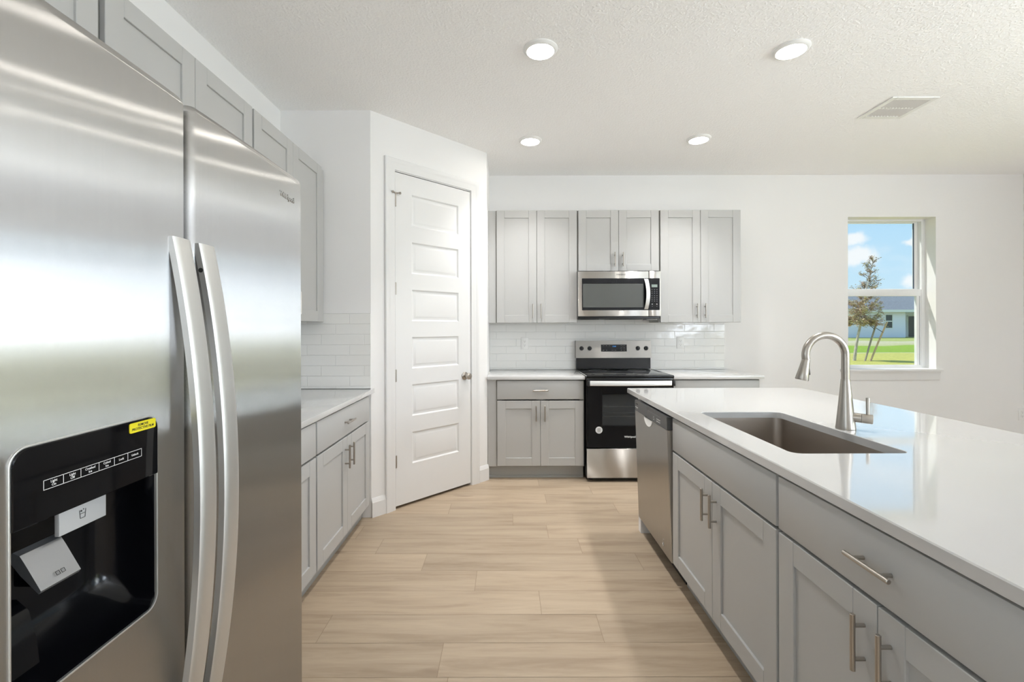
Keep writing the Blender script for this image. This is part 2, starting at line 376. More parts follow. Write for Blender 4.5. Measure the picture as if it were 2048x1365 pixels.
def copy_tree(o, parent=None):
    c = o.copy(); C.objects.link(c); c.parent = parent
    for ch in [x for x in list(bpy.data.objects) if x.parent == o]: copy_tree(ch, c)
    return c
def text(name, body, size, mat, parent, loc, rot=(PI/2, 0, 0), align='CENTER', ext=0.0002, sx=1.0, bold=0.0):
    cu = bpy.data.curves.new(name, 'FONT'); cu.body = body; cu.size = size; cu.align_x = align; cu.align_y = 'CENTER'; cu.extrude = ext
    cu.resolution_u = 3; cu.offset = bold
    tmp = bpy.data.objects.new(name+'_tmp', cu); C.objects.link(tmp)
    dg = bpy.context.evaluated_depsgraph_get()
    me = bpy.data.meshes.new_from_object(tmp.evaluated_get(dg)); me.name = name
    bpy.data.objects.remove(tmp); bpy.data.curves.remove(cu)
    me.materials.clear(); me.materials.append(MATS[mat])
    if sx != 1.0: me.transform(Matrix.Diagonal((sx, 1, 1, 1)))
    o = bpy.data.objects.new(name, me); C.objects.link(o); o.parent = parent; o.location = loc; o.rotation_euler = rot
    return o

# ------------------------------------------------------------------ the room
ZC = 2.857; XL = -1.583; XR = 5.2; YB = 4.678; YF = -5.0
PA = Vector((-0.9513, 3.2619)); PB = Vector((-0.1695, 4.0651)); PANG = math.atan2(PB.y-PA.y, PB.x-PA.x); PLEN = (PB-PA).length

# floor: individual planks in one mesh with hairline joints over a dark bed
bm = bmesh.new(); col = bm.loops.layers.float_color.new('plank')
JO = {0: -0.269, 1: 0.41, 2: 0.159, 3: -0.165, 4: -0.47, 5: -0.777, 6: 0.263, 7: 0.04, 8: -0.42, 9: 0.30}
PW, PLK, G = 0.1935, 1.22, 0.0007
def quad(x0, x1, y0, y1, z, c):
    f = bm.faces.new([bm.verts.new(p) for p in ((x0, y0, z), (x1, y0, z), (x1, y1, z), (x0, y1, z))])
    for l in f.loops: l[col] = c
    return f
for r in range(-36, 16):
    y0 = 1.770 + PW*r; y1 = y0 + PW
    y0 = max(y0, YF); y1 = min(y1, YB)
    if y1 <= y0: continue
    off = JO.get(r, random.uniform(-0.6, 0.6))
    x = off - PLK*3
    while x < XR:
        a, bb = max(x, XL), min(x+PLK, XR)
        if bb > a: quad(a+G, bb-G, y0+G, y1-G, 0.0, (random.random(), random.random(), random.random(), 1))
        x += PLK
bmesh.ops.recalc_face_normals(bm, faces=bm.faces[:])
gf = []
for p in ((XL-.1, YF-.1, XR+.1, YB+.1),):
    f = quad(p[0], p[2], p[1], p[3], -0.0012, (0, 0, 0, 1)); gf.append(f)
    f.material_index = 1
me = bpy.data.meshes.new('floor'); bm.to_mesh(me); bm.free()
me.materials.append(MATS['oak_planks']); me.materials.append(MATS['floor_gap'])
o = bpy.data.objects.new('floor', me); C.objects.link(o); struct(o, 'light oak plank floor running across the kitchen', 'floor')

o = MB().box(XL-.12, XR+.12, YF-.12, YB+.22, ZC, ZC+.12).build('ceiling', 'ceiling_paint', smooth=0); struct(o, 'white textured ceiling', 'ceiling')
mb = MB()
for q in ((YF, -3.6, 0, ZC), (-1.2, YB, 0, ZC), (-3.6, -1.2, 0, .8), (-3.6, -1.2, 2.35, ZC)): mb.box(XL-.12, XL, q[0], q[1], q[2], q[3])
o = mb.build('wall_left', 'wall_paint', smooth=0); struct(o, 'white wall behind the refrigerator and left cabinets', 'wall')
# back wall with window opening
WX0, WX1, WZ0, WZ1 = 3.4356, 4.3206, 0.889, 2.432
mb = MB()
for q in ((XL-.12, WX0, 0, ZC), (WX1, XR+.12, 0, ZC), (WX0, WX1, 0, WZ0), (WX0, WX1, WZ1, ZC)): mb.box(q[0], q[1], YB, YB+.22, q[2], q[3])
struct(mb.build('wall_back', 'wall_paint', smooth=0), 'white wall behind the range with the small window', 'wall')
mb = MB()                                    # right wall with the added door and window openings
for q in ((YF, -3.6, 0, ZC), (-1.2, -.7, 0, ZC), (2.2, YB, 0, ZC), (-.7, 2.2, 2.35, ZC), (-3.6, -1.2, 0, .8), (-3.6, -1.2, 2.35, ZC)): mb.box(XR, XR+.2, q[0], q[1], q[2], q[3])
struct(mb.build('wall_right', 'wall_paint', smooth=0), 'white wall to the right of the island', 'wall')
struct(MB().box(XL-.12, XR+.2, YF-.2, YF, 0, ZC).build('wall_front', 'wall_paint', smooth=0), 'white wall behind the camera', 'wall')
# pantry corner: return wall, angled wall with a doorway, short side wall
mb = MB().prism_xy([(XL, PA.y), (PA.x, PA.y), (PA.x+.0, PA.y+.12), (XL, PA.y+.12)], 0, ZC)
struct(mb.build('wall_return', 'wall_paint', smooth=0), 'short white wall where the left counter ends', 'wall')
PM = (PA.x, PA.y, 0)
mb = MB()
DS0, DS1, DZ = 0.195, 0.928, 2.479
mb.box(0.0, DS0-.02, 0, .11, 0, ZC).box(DS1+.02, PLEN, 0, .11, 0, ZC).box(DS0-.02, DS1+.02, 0, .11, DZ+.02, ZC)
o = mb.build('wall_pantry', 'wall_paint', smooth=0, loc=PM, rot=(0, 0, PANG)); struct(o, 'white angled wall around the pantry door', 'wall')
o = MB().box(PB.x-.11, PB.x, PB.y, YB, 0, ZC).build('wall_side', 'wall_paint', smooth=0); struct(o, 'narrow white wall beside the back cabinets', 'wall')

# pantry door with six raised panels
door = bpy.data.objects.new('door_1', None); C.objects.link(door); door.location = PM; door.rotation_euler = (0, 0, PANG)
struct(door, 'white six panel pantry door in the angled wall', 'door')
LX0, LX1, LZ0, LZ1 = 0.1985, 0.9245, 0.021, 2.4725
bm = bmesh.new()
xs = [LX0, 0.342, 0.798, LX1]; zs = [LZ0]
for k in range(6): zs += [0.308+.3575*k, 0.308+.3575*k+.237]
zs.append(LZ1)
def Q(pts):
    bm.faces.new([bm.verts.new(p) for p in pts])
for i in range(3):
    for j in range(len(zs)-1):
        x0, x1, z0, z1 = xs[i], xs[i+1], zs[j], zs[j+1]
        if i == 1 and j % 2 == 1:
            prof = [(0, 0.0), (0.004, 0.004), (0.010, 0.010), (0.016, 0.0105), (0.024, 0.008), (0.034, 0.003), (0.037, 0.0025)]
            for (a, ya), (c, yc) in zip(prof[:-1], prof[1:]):
                A = [(x0+a, ya, z0+a), (x1-a, ya, z0+a), (x1-a, ya, z1-a), (x0+a, ya, z1-a)]
                B = [(x0+c, yc, z0+c), (x1-c, yc, z0+c), (x1-c, yc, z1-c), (x0+c, yc, z1-c)]
                for k in range(4): Q((A[k], A[(k+1) % 4], B[(k+1) % 4], B[k]))
            c, yc = prof[-1]; Q([(x0+c, yc, z0+c), (x1-c, yc, z0+c), (x1-c, yc, z1-c), (x0+c, yc, z1-c)])
        else:
            Q([(x0, 0, z0), (x1, 0, z0), (x1, 0, z1), (x0, 0, z1)])
T = 0.035
Q([(LX0, 0, LZ0), (LX0, T, LZ0), (LX1, T, LZ0), (LX1, 0, LZ0)]); Q([(LX0, 0, LZ1), (LX1, 0, LZ1), (LX1, T, LZ1), (LX0, T, LZ1)])
Q([(LX0, 0, LZ0), (LX0, 0, LZ1), (LX0, T, LZ1), (LX0, T, LZ0)]); Q([(LX1, 0, LZ0), (LX1, T, LZ0), (LX1, T, LZ1), (LX1, 0, LZ1)])
Q([(LX0, T, LZ0), (LX0, T, LZ1), (LX1, T, LZ1), (LX1, T, LZ0)])
bmesh.ops.remove_doubles(bm, verts=bm.verts[:], dist=0.00005)
mb = MB(); mb.b.free(); mb.b = bm
leaf = mb.build('door_leaf', 'trim_paint', door, smooth=25)
kn = MB().lathe([(0.001, -0.001), (0.033, -0.001), (0.033, -0.006), (0.028, -0.010), (0.013, -0.012), (0.0115, -0.030), (0.016, -0.036), (0.0255, -0.044), (0.028, -0.054), (0.0255, -0.063), (0.018, -0.069), (0.001, -0.070)], (0.862, 0, 0.928), 'Y').build('door_knob', 'nickel', door)
kn['label'] = 'round satin nickel knob on the right edge of the door'
for z in (2.265, 1.618, 0.980, 0.350):
    mb = MB().cyl((0.196, -0.007, z-.045), (0.196, -0.007, z+.045), 0.0065, n=14); mb.box(0.1965, 0.207, -0.0035, 0.0, z-.044, z+.044)
    h_ = mb.build('hinge', 'nickel', door)
mb = MB().cyl((0.196, -0.007, 2.31), (0.196, -0.007, 2.322), 0.010, n=14).tube([(0.196, -0.012, 2.316), (0.168, -0.026, 2.318)], [0.004, 0.004], 10).cyl((0.170, -0.026, 2.318), (0.164, -0.022, 2.318), 0.009, n=14)
mb.tube([(0.196, -0.012, 2.316), (0.226, -0.024, 2.318)], [0.004, 0.004], 10).cyl((0.224, -0.026, 2.318), (0.230, -0.018, 2.318), 0.009, n=14)
mb.build('hinge_door_stop', 'nickel', door)
# casing and jamb
mb = MB()
mb.box(DS0-.02, DS0, 0.0, .11, 0, DZ+.02).box(DS1, DS1+.02, 0.0, .11, 0, DZ+.02).box(DS0, DS1, 0.0, .11, DZ, DZ+.02)
cas = [(0.000, 0.0), (0.000, -0.010), (0.006, -0.012), (0.020, -0.0125), (0.034, -0.016), (0.052, -0.0165), (0.060, -0.020), (0.078, -0.020), (0.083, -0.016), (0.083, 0.0)]
i0, i1, it = DS0-.004, DS1+.004, DZ+.006
rings = []
for off, y in cas:
    rings.append([(i0-off, y, 0), (i0-off, y, it+off), (i1+off, y, it+off), (i1+off, y, 0)])
mb.loops(rings, False, False, closed=False)
o = mb.build('trim_1', 'trim_paint', smooth=25, loc=PM, rot=(0, 0, PANG)); struct(o, 'white moulded casing around the pantry door', 'door casing')

def baseboard(name, x0, x1, loc, rz, label, h=0.133):
    prof = [(0, 0), (-.014, 0), (-.014, h-.03), (-.011, h-.024), (-.0095, h-.014), (-.005, h-.006), (-.003, h), (0, h)]
    o = MB().prism_yz(prof, x0, x1).build(name, 'trim_paint', smooth=25, loc=loc, rot=(0, 0, rz))
    return struct(o, label, 'baseboard')
baseboard('baseboard_left', 0.0, 0.108, PM, PANG, 'short white baseboard left of the pantry door')
baseboard('baseboard_right', 1.018, PLEN+.006, PM, PANG, 'short white baseboard right of the pantry door')
baseboard('baseboard_back', 2.27, XR, (0, YB, 0), 0, 'white baseboard below the window')
baseboard('baseboard_side', -YB, -2.2, (XR, 0, 0), -PI/2, 'white baseboard on the right wall')

# window in the back wall
win = bpy.data.objects.new('window_1', None); C.objects.link(win); struct(win, 'white single hung window looking out on the lawn', 'window')
FY = YB + 0.122
x0, x1, z0, z1 = WX0-.004, WX1+.004, WZ0+.010, WZ1+.004
mb = MB()
mb.box(x0, x0+.040, FY, FY+.08, z0, z1, .002).box(x1-.040, x1, FY, FY+.08, z0, z1, .002).box(x0+.038, x1-.038, FY+.001, FY+.079, z1-.022, z1-.001, .0).box(x0+.038, x1-.038, FY+.001, FY+.079, z0+.001, z0+.026, .0)
mb.build('window_frame', 'vinyl', win)
up = MB()
ux0, ux1, uz0, uz1 = x0+.040, x1-.040, 1.70, z1-.022
up.box(ux0, ux0+.036, FY+.045, FY+.07, uz0, uz1, .002).box(ux1-.036, ux1, FY+.045, FY+.07, uz0, uz1, .002).box(ux0+.034, ux1-.034, FY+.046, FY+.069, uz1-.010, uz1-.001).box(ux0+.034, ux1-.034, FY+.046, FY+.069, uz0+.001, uz0+.02)
us = up.build('upper_sash', 'vinyl', win)
g = MB(); g.box(ux0+.036, ux1-.036, FY+.056, FY+.060, uz0+.02, uz1-.010); g.build('pane', 'window_glass', us, smooth=0)
g = MB(); g.box(ux1-.041, ux1-.036, FY+.046, FY+.058, uz0+.02, uz1-.01); g.build('gasket', 'gasket', us, smooth=0)
lo = MB()
lx0, lx1, lz0, lz1 = x0+.028, x1-.028, z0+.018, 1.711
lo.box(lx0, lx0+.058, FY+.006, FY+.036, lz0, lz1, .002).box(lx1-.058, lx1, FY+.006, FY+.036, lz0, lz1, .002).box(lx0-.001, lx1+.001, FY+.004, FY+.038, 1.643, lz1+.001, .003).box(lx0+.056, lx1-.056, FY+.007, FY+.035, lz0+.001, lz0+.014)
ls = lo.build('lower_sash', 'vinyl', win)
g = MB(); g.box(lx0+.058, lx1-.058, FY+.018, FY+.022, lz0+.014, 1.643); g.build('pane', 'window_glass', ls, smooth=0)
g = MB(); g.box(lx1-.030, lx1-.027, FY+.0045, FY+.006, lz0+.014, 1.643); g.build('sash_groove', 'gasket', ls, smooth=0)
mb = MB()
mb.box(WX0, WX1, YB, FY, WZ0-.001, WZ0+.012, 0).box(3.353, 4.372, YB-.03, YB+.004, WZ0-.012, WZ0+.012, .004)
mb.loops([[(xx, y, z) for y, z in ((YB, .789), (YB-.010, .789), (YB-.013, .80), (YB-.013, .846), (YB-.018, .860), (YB-.022, .877), (YB, .877))] for xx in (3.372, 4.350)])
o = mb.build('trim_2', 'trim_paint', smooth=25); struct(o, 'white window stool and apron below the small window', 'window sill')

# unseen openings, added to go with the fill lights
win2 = bpy.data.objects.new('added_window_left', None); C.objects.link(win2); struct(win2, 'unseen wide window added on the left wall behind the camera', 'window')
mb = MB()
for q in ((-3.6, -3.54, .8, 2.35), (-2.43, -2.37, .8, 2.35), (-1.26, -1.2, .8, 2.35), (-3.6, -1.2, .8, .86), (-3.6, -1.2, 2.29, 2.35)): mb.box(XL-.11, XL-.06, q[0], q[1], q[2], q[3], .003)
mb.build('window_frame', 'vinyl', win2)
for a, c in ((-3.54, -2.43), (-2.37, -1.26)): MB().box(XL-.087, XL-.083, a, c, .86, 2.29).build('pane', 'window_glass', win2, smooth=0)
win3 = bpy.data.objects.new('added_window_right', None); C.objects.link(win3); struct(win3, 'unseen wide window added on the right wall behind the camera', 'window')
mb = MB()
for q in ((-3.6, -3.54, .8, 2.35), (-2.43, -2.37, .8, 2.35), (-1.26, -1.2, .8, 2.35), (-3.6, -1.2, .8, .86), (-3.6, -1.2, 2.29, 2.35)): mb.box(XR+.10, XR+.16, q[0], q[1], q[2], q[3], .003)
mb.build('window_frame', 'vinyl', win3)
for a, c in ((-3.54, -2.43), (-2.37, -1.26)): MB().box(XR+.128, XR+.132, a, c, .86, 2.29).build('pane', 'window_glass', win3, smooth=0)
pd = bpy.data.objects.new('added_patio_door', None); C.objects.link(pd); struct(pd, 'unseen sliding glass patio door added right of the island', 'patio door')
mb = MB()
for q in ((-.7, -.63, 0, 2.35), (.71, .79, 0, 2.35), (2.13, 2.2, 0, 2.35), (-.7, 2.2, 0, .07), (-.7, 2.2, 2.28, 2.35)): mb.box(XR+.10, XR+.16, q[0], q[1], q[2], q[3], .003)
mb.build('door_frame', 'vinyl', pd)
for a, c in ((-.63, .71), (.79, 2.13)): MB().box(XR+.128, XR+.132, a, c, .07, 2.28).build('pane', 'window_glass', pd, smooth=0)
# ------------------------------------------------------------------ cabinets (local frame: x right, y into the cabinet, door faces at y = 0)
ST, RAIL, DT = 0.073, 0.070, 0.019
def pull(name, parent, cx, cz, vertical, L=0.135, r=0.0058, stand=0.028):
    mb = MB(); y = -stand
    h = L/2
    ends = ((cx, y, cz-h), (cx, y, cz+h)) if vertical else ((cx-h, y, cz), (cx+h, y, cz))
    d = Vector(ends[1])-Vector(ends[0]); d.normalize()
    e0, e1 = Vector(ends[0]), Vector(ends[1])
    mb.tube([e0, e0+d*.001, e1-d*.001, e1], [r*.8, r, r, r*.8], 14)
    for s in (-.040, .040):
        p = (cx, 0, cz+s) if vertical else (cx+s, 0, cz)
        mb.cyl((p[0], 0.0005, p[2]), (p[0], y, p[2]), r*.82, n=12)
    return mb.build(name, 'nickel', parent)
def shaker(parent, x0, x1, z0, z1, hx=None, hz=None):
    mb = MB(); bv = 0.0016
    mb.box(x0, x0+ST, 0, DT, z0, z1, bv, 1).box(x1-ST, x1, 0, DT, z0, z1, bv, 1)
    mb.box(x0+ST+.0004, x1-ST-.0004, 0, DT, z1-RAIL, z1, bv, 1).box(x0+ST+.0004, x1-ST-.0004, 0, DT, z0, z0+RAIL, bv, 1)
    mb.box(x0+ST-.004, x1-ST+.004, 0.0085, DT-.002, z0+RAIL-.004, z1-RAIL+.004)
    d = mb.build('door', 'cabinet_paint', parent, smooth=20)
    if hx is not None: pull('handle', d, hx, hz, True)
    return d
def slab(parent, x0, x1, z0, z1, handle=True, name='drawer'):
    d = MB().box(x0, x1, 0, DT, z0, z1, .0018, 2).build(name, 'cabinet_paint', parent, smooth=25)
    if handle: pull('handle', d, (x0+x1)/2, (z0+z1)/2-.0015, False)
    return d
def cabinet(name, label, loc, rz, w, z0, z1, depth, doors, group, drawer=None, toe=0.0, extra=None, cat='cabinet', kick=None):
    t_ = thing(name, label, cat, loc, rz, group)
    mb = MB(); th = .018; f = DT+.001
    mb.box(0, th, f, depth, z0, z1).box(w-th, w, f, depth, z0, z1).box(th, w-th, f, depth, z0, z0+th).box(th, w-th, f, depth if not toe else f+.08, z1-th, z1).box(th, w-th, depth-.006, depth, z0+th, z1-th)
    mb.build('carcass', 'cabinet_paint', t_, smooth=0)
    fr = MB(); e_ = .0005
    fr.box(e_, .04, f-.0005, f+.018, z0+e_, z1-e_).box(w-.04, w-e_, f-.0005, f+.018, z0+e_, z1-e_).box(.04, w-.04, f-.0005, f+.018, z1-.04, z1-e_).box(.04, w-.04, f-.0005, f+.018, z0+e_, z0+.04)
    fr.box(w/2-.03, w/2+.03, f, f+.018, z0+.04, z1-.04)
    fr.build('face_frame', 'cabinet_inside', t_, smooth=0)
    for d in doors: shaker(t_, *d)
    if drawer: slab(t_, *drawer)
    if toe:
        ka, kb = kick or (0, w)
        tk = MB().box(ka, kb, toe, toe+.016, 0.0, z0)
        if rz == 0: tk.box(ka, kb, toe-.009, toe, 0.0, .021, .003, 1)
        tk.build('toe_kick', 'toe_kick_paint', t_, smooth=0)
    if extra: extra(t_)
    return t_
UZ0, UZ1 = 1.373, 2.4265
BD0, BD1, DR0, DR1, BT = 0.1224, 0.6914, 0.7023, 0.8655, 0.875
# uppers on the back wall
g_ub = 'grey upper cabinets on the back wall'
YU = 4.352; UX = -0.0985; UP = 0.7665; DU = YB - YU - .0085
def pair(w, z0, z1, gap=.0016, rev=.0075, top=True, handles=True):
    c = w/2
    hz = (z0 + .1075) if not top else (z1 - .109)
    return [(rev, c-gap, z0, z1, c-gap-.0365 if handles else None, hz), (c+gap, w-rev, z0, z1, c+gap+.0365 if handles else None, hz)]
def strip(x0, x1, z0, z1, y0=.020, y1=.038, extra=None):
    def f(t_):
        mb = MB().box(x0, x1, y0, y1, z0, z1, .001, 1)
        mb.build('filler_strip', 'cabinet_paint', t_, smooth=0)
    return f
cabinet('upper_cabinet', 'tall grey two-door wall cabinet left of the microwave, beside the pantry wall', (UX, YU, 0), 0, UP-.0005, UZ0, UZ1, DU-.001, pair(UP, UZ0+.001, UZ1-.001, top=False), g_ub, extra=strip(-.070, -.0005, UZ0, UZ1))
cabinet('upper_cabinet', 'short grey two-door wall cabinet directly above the microwave', (UX+UP, YU, 0), 0, UP-.0005, 1.848, UZ1, DU-.001, [(a, b_, z, zz, h, 1.963) for a, b_, z, zz, h, _ in pair(UP, 1.850, UZ1-.001, top=False)], g_ub)
cabinet('upper_cabinet', 'tall grey two-door wall cabinet right of the microwave, nearest the window', (UX+2*UP, YU, 0), 0, UP-.0005, UZ0, UZ1, DU-.001, pair(UP, UZ0+.001, UZ1-.001, top=False), g_ub)
# bases on the back wall
YBF = 4.048; DB = YB - YBF - .0085
g_bb = 'grey base cabinets on the back wall'
cabinet('base_cabinet', 'grey base cabinet with one drawer and two doors left of the range', (-.0905, YBF, 0), 0, .7665, .114, BT, DB, pair(.7665, BD0, BD1), g_bb, (.0075, .759, DR0, DR1), .075, extra=strip(-.077, -.0005, .114, BT), kick=(-.078, .7665))
cabinet('base_cabinet', 'grey base cabinet right of the range, mostly hidden behind the island', (1.4455, YBF, 0), 0, .7625, .114, BT, DB, pair(.7625, BD0, BD1), g_bb, (.0075, .755, DR0, DR1), .075)
# uppers on the left wall
g_ul = 'grey upper cabinets on the left wall'
XUF = -1.259; DL = XUF - XL - .001; LW = .862
cabinet('upper_cabinet', 'grey wall cabinet above the refrigerator, cut off by the top of the picture', (XUF, .535, 0), PI/2, .910, 1.83, 2.4325, DL, pair(.910, 1.832, 2.4315, handles=False), g_ul)
cabinet('upper_cabinet', 'grey wall cabinet just past the refrigerator gap, middle of the left wall', (XUF, 1.455, 0), PI/2, LW, UZ0, 2.4325, DL, pair(LW, UZ0+.001, 2.4315, top=False), g_ul)
cabinet('upper_cabinet', 'grey wall cabinet at the far end of the left wall, above the tiled corner', (XUF, 2.319, 0), PI/2, LW, UZ0, 2.4325, DL, pair(LW, UZ0+.001, 2.4315, top=False), g_ul, extra=strip(LW+.0005, 3.2530-2.319, UZ0, 2.4325))
# bases on the left wall
XBF = -.941; DLB = XBF - XL - .001
g_bl = 'grey base cabinets on the left wall'
cabinet('base_cabinet', 'grey base cabinet beside the refrigerator, mostly hidden behind it', (XBF, 1.420, 0), PI/2, .880, .114, BT, DLB, pair(.880, BD0, BD1), g_bl, (.0075, .8725, DR0, DR1), .075)
cabinet('base_cabinet', 'grey base cabinet with drawer and two doors next to the pantry door', (XBF, 2.3015, 0), PI/2, .884, .114, BT, DLB, pair(.884, BD0, BD1), g_bl, (.0075, .8765, DR0, DR1), .075, extra=strip(.8845, 3.2530-2.3015, .114, BT), kick=(0, .950))
# island cabinets (doors face the aisle)
XI = .848; DI = .60
g_i = 'grey island base cabinets'
cabinet('island_cabinet', 'grey sink base cabinet with a blank top panel next to the dishwasher', (XI, 2.3865, 0), -PI/2, .925, .114, BT, DI, pair(.925, BD0, BD1, rev=.006), g_i, (.006, .919, DR0, DR1, False, 'false_front'), .075)
cabinet('island_cabinet', 'grey island drawer base cabinet nearest the camera, at lower right', (XI, 1.4595, 0), -PI/2, .785, .114, BT, DI, pair(.785, BD0, BD1, rev=.006), g_i, (.006, .779, DR0, DR1), .075)
# end panel and knee wall of the island
mb = MB().box(.863, 1.449, 3.002, 3.050, 0, BT).box(1.449, 1.565, .672, 3.050, 0, BT)
struct(mb.build('wall_island', 'wall_paint', smooth=0), 'white half wall closing the end and back of the island', 'wall')

# ------------------------------------------------------------------ countertops
def counter(name, label, x0, x1, y0, y1, group):
    o = MB().box(x0, x1, y0, y1, .876, .906, .003, 2).build(name, 'quartz', smooth=30)
    return tag(o, label, 'countertop', group)
gq = 'white quartz countertops'
counter('countertop', 'white quartz countertop left of the range', -.168, .6795, 4.023, YB-.0085, gq)
counter('countertop', 'white quartz countertop right of the range, ending before the window', 1.4455, 2.2315, 4.023, YB-.0085, gq)
counter('countertop', 'white quartz countertop between refrigerator and pantry corner', XL+.0005, -.927, 1.400, 3.2612, gq)
# island top with the sink cut-out
IX0, IX1, IY0, IY1 = .838, 2.037, .56, 3.240
SX0, SX1, SY0, SY1 = .963, 1.362, 1.563, 2.328
bm = bmesh.new()
outer = rrect(IX0, IX1, IY0, IY1, .006, 8); inner = rrect(SX0, SX1, SY0, SY1, .035, 8)
def ring_edges(pts, z):
    return [bm.verts.new((x, y, z)) for x, y in pts]
bv = .003
def inset(pts, d, x0, x1, y0, y1):
    cx, cy = (x0+x1)/2, (y0+y1)/2; hx, hy = (x1-x0)/2, (y1-y0)/2
    return [(cx+(x-cx)*(hx-d)/hx, cy+(y-cy)*(hy-d)/hy) for x, y in pts]
ov = ring_edges(inset(outer, bv, IX0, IX1, IY0, IY1), .906); iv = ring_edges(inset(inner, -bv*.6, SX0, SX1, SY0, SY1), .906)
ov2 = ring_edges(outer, .906-bv); iv2 = ring_edges(inner, .906-bv*.6); ov3 = ring_edges(outer, .876); iv3 = ring_edges(inner, .876)
for A, B in ((ov, ov2), (ov2, ov3), (iv, iv2), (iv2, iv3), (ov, iv), (ov3, iv3)):
    for i in range(len(A)):
        j = (i+1) % len(A); bm.faces.new((A[i], A[j], B[j], B[i]))
mb = MB(); mb.b.free(); mb.b = bm
tag(mb.build('countertop', 'quartz', smooth=30), 'large white quartz island countertop with sink cut-out', 'countertop', gq)

# undermount sink
bm_ = MB()
def sring(d, z, r): return [(x, y, z) for x, y in rrect(SX0-d, SX1+d, SY0-d, SY1+d, r, 8)]
bm_.loops([sring(.022, .8755, .055), sring(.004, .8755, .039), sring(.003, .870, .038), sring(.001, .70, .036), sring(-.006, .672, .03), sring(-.03, .664, .02)], False, True)
sink = thing('sink', 'dark stainless undermount sink set into the island countertop', 'sink', ((SX0+SX1)/2, (SY0+SY1)/2, .664))
o = bm_.build('basin', 'sink_steel', sink, smooth=40); o.location = -Vector(sink.location)
o = MB().lathe([(.045, .0), (.045, .002), (.03, .003), (.02, .0005), (.001, .0005)], (0, .0, .0005)).build('drain', 'chrome', sink)

# faucet
fa = thing('faucet', 'brushed nickel pull-down gooseneck faucet behind the island sink', 'faucet', (1.411, 1.937, .9062))
mb = MB().lathe([(.0355, 0), (.0360, .002), (.0350, .012), (.0285, .075), (.0215, .15), (.0172, .195), (.0163, .205), (.0163, .2065)], (0, 0, 0), n=40)
mb.build('base', 'faucet_nickel', fa)
pts = [(0, 0, .2055), (0, 0, .26), (0, 0, .300)]
R_ = .083; c0 = (-R_, .306)
for k in range(0, 33):
    a = math.radians(192*k/32); pts.append((c0[0]+R_*math.cos(a), 0, c0[1]+R_*math.sin(a)))
mb = MB().tube(pts, .0150, 20); mb.build('spout', 'faucet_nickel', fa)
e1 = Vector(pts[-1]); dr = Vector((-math.sin(math.radians(12)), 0, -math.cos(math.radians(12))))
mb = MB().tube([e1, e1+dr*.002, e1+dr*.010, e1+dr*.05, e1+dr*.083, e1+dr*.087], [.0145, .0155, .0158, .0205, .0250, .0235], 28)
hd = mb.build('spray_head', 'faucet_nickel', fa)
pb = e1+dr*.045+Vector((.0185, 0, -.004))
MB().box(-.003, .004, -.007, .007, -.016, .016, .002, 2, mat=Matrix.Translation(pb) @ Matrix.Rotation(math.radians(-7), 4, 'Y')).build('spray_button', 'black_plastic', hd)
d1 = Vector((.062, -.040, -.004)); s0 = Vector((.004, -.004, .052))
mb = MB().tube([s0, s0+d1*.62], [.0195, .0190], 28); mb.build('handle_collar', 'faucet_nickel', fa)
mb = MB().tube([s0+d1*.635, s0+d1*1.12, s0+d1*1.14], [.0193, .0193, .0183], 28)
lp = s0+d1*.92
mb.tube([lp, lp+Vector((0, 0, .085)), lp+Vector((0, 0, .0865))], [.0062, .0068, .0060], 16)
mb.build('lever_handle', 'faucet_nickel', fa)

# ------------------------------------------------------------------ dishwasher (front leans out at the top)
dw = thing('dishwasher', 'stainless dishwasher with dark control strip at the island end', 'dishwasher', (.848, 2.9995, 0), -PI/2)
DWW = .607
MB().box(.004, DWW-.004, .055, .59, .115, .862).build('tub', 'black_plastic', dw, smooth=0)
MB().box(.01, DWW-.01, .075, .09, .0, .113).build('kick_plate', 'black_plastic', dw, smooth=0)
def tilt(z): return -.0005 - .0235*(z-.113)/(.866-.113)
def slanted(x0, x1, z0, z1, th, nx=1, zt=.0):
    mb = MB()
    sec = lambda z: [(x0, tilt(z)+th, z), (x0, tilt(z)+.004, z), (x0+.003, tilt(z), z), (x1-.003, tilt(z), z), (x1, tilt(z)+.004, z), (x1, tilt(z)+th, z)]
    mb.loops([sec(z) for z in (z0, z0+(z1-z0)/2, z1)])
    return mb
dd = slanted(.004, DWW-.004, .113, .797, .05).build('door_panel', 'dishwasher_steel', dw)
cp = slanted(.004, DWW-.004, .7985, .866, .05).build('control_panel', 'grey_film', dw)
ang = math.atan2(.0235, .753)
def dwp(x, z, e=-.0006): return (x, tilt(z)+e, z)
DWR = (PI/2+ang, 0, 0)
# pocket handle: half-moon scoop just under the strip, its reflection painted in white
pk = MB(); cxp = .287; n = 20; rings = []
for d_, s_ in ((-.0012, 1.0), (-.004, .96), (-.0015, .82)):
    rings.append([(cxp + .076*s_*math.cos(PI+PI*k/n), tilt(.797)+d_, .797 + .046*s_*math.sin(PI+PI*k/n)) for k in range(n+1)])
pk.loops(rings, False, True)
q_ = pk.build('pocket_handle', 'white_plastic', dd); q_['label'] = 'half-moon pocket handle, coloured white for its reflection'
ring = MB().tube([(.4835+.013*math.cos(a), tilt(.1645)-.0008, .1645+.020*math.sin(a)) for a in [math.radians(60+k*12) for k in range(26)]], .0010, 6)
ring.tube([dwp(.4835-.002, .1645+.002), dwp(.4835+.006, .1645-.013), dwp(.4835+.011, .1645-.001)], .0010, 6)
ring.build('emblem', 'chrome', dd)
text('brand_lettering', 'Whirlpool', .013, 'ink_white', cp, dwp(.045, .822), DWR)
MB().box(.030, .075, tilt(.845)-.001, tilt(.845)+.002, .840, .8485).build('vent_slot', 'ink_black', cp, smooth=0)
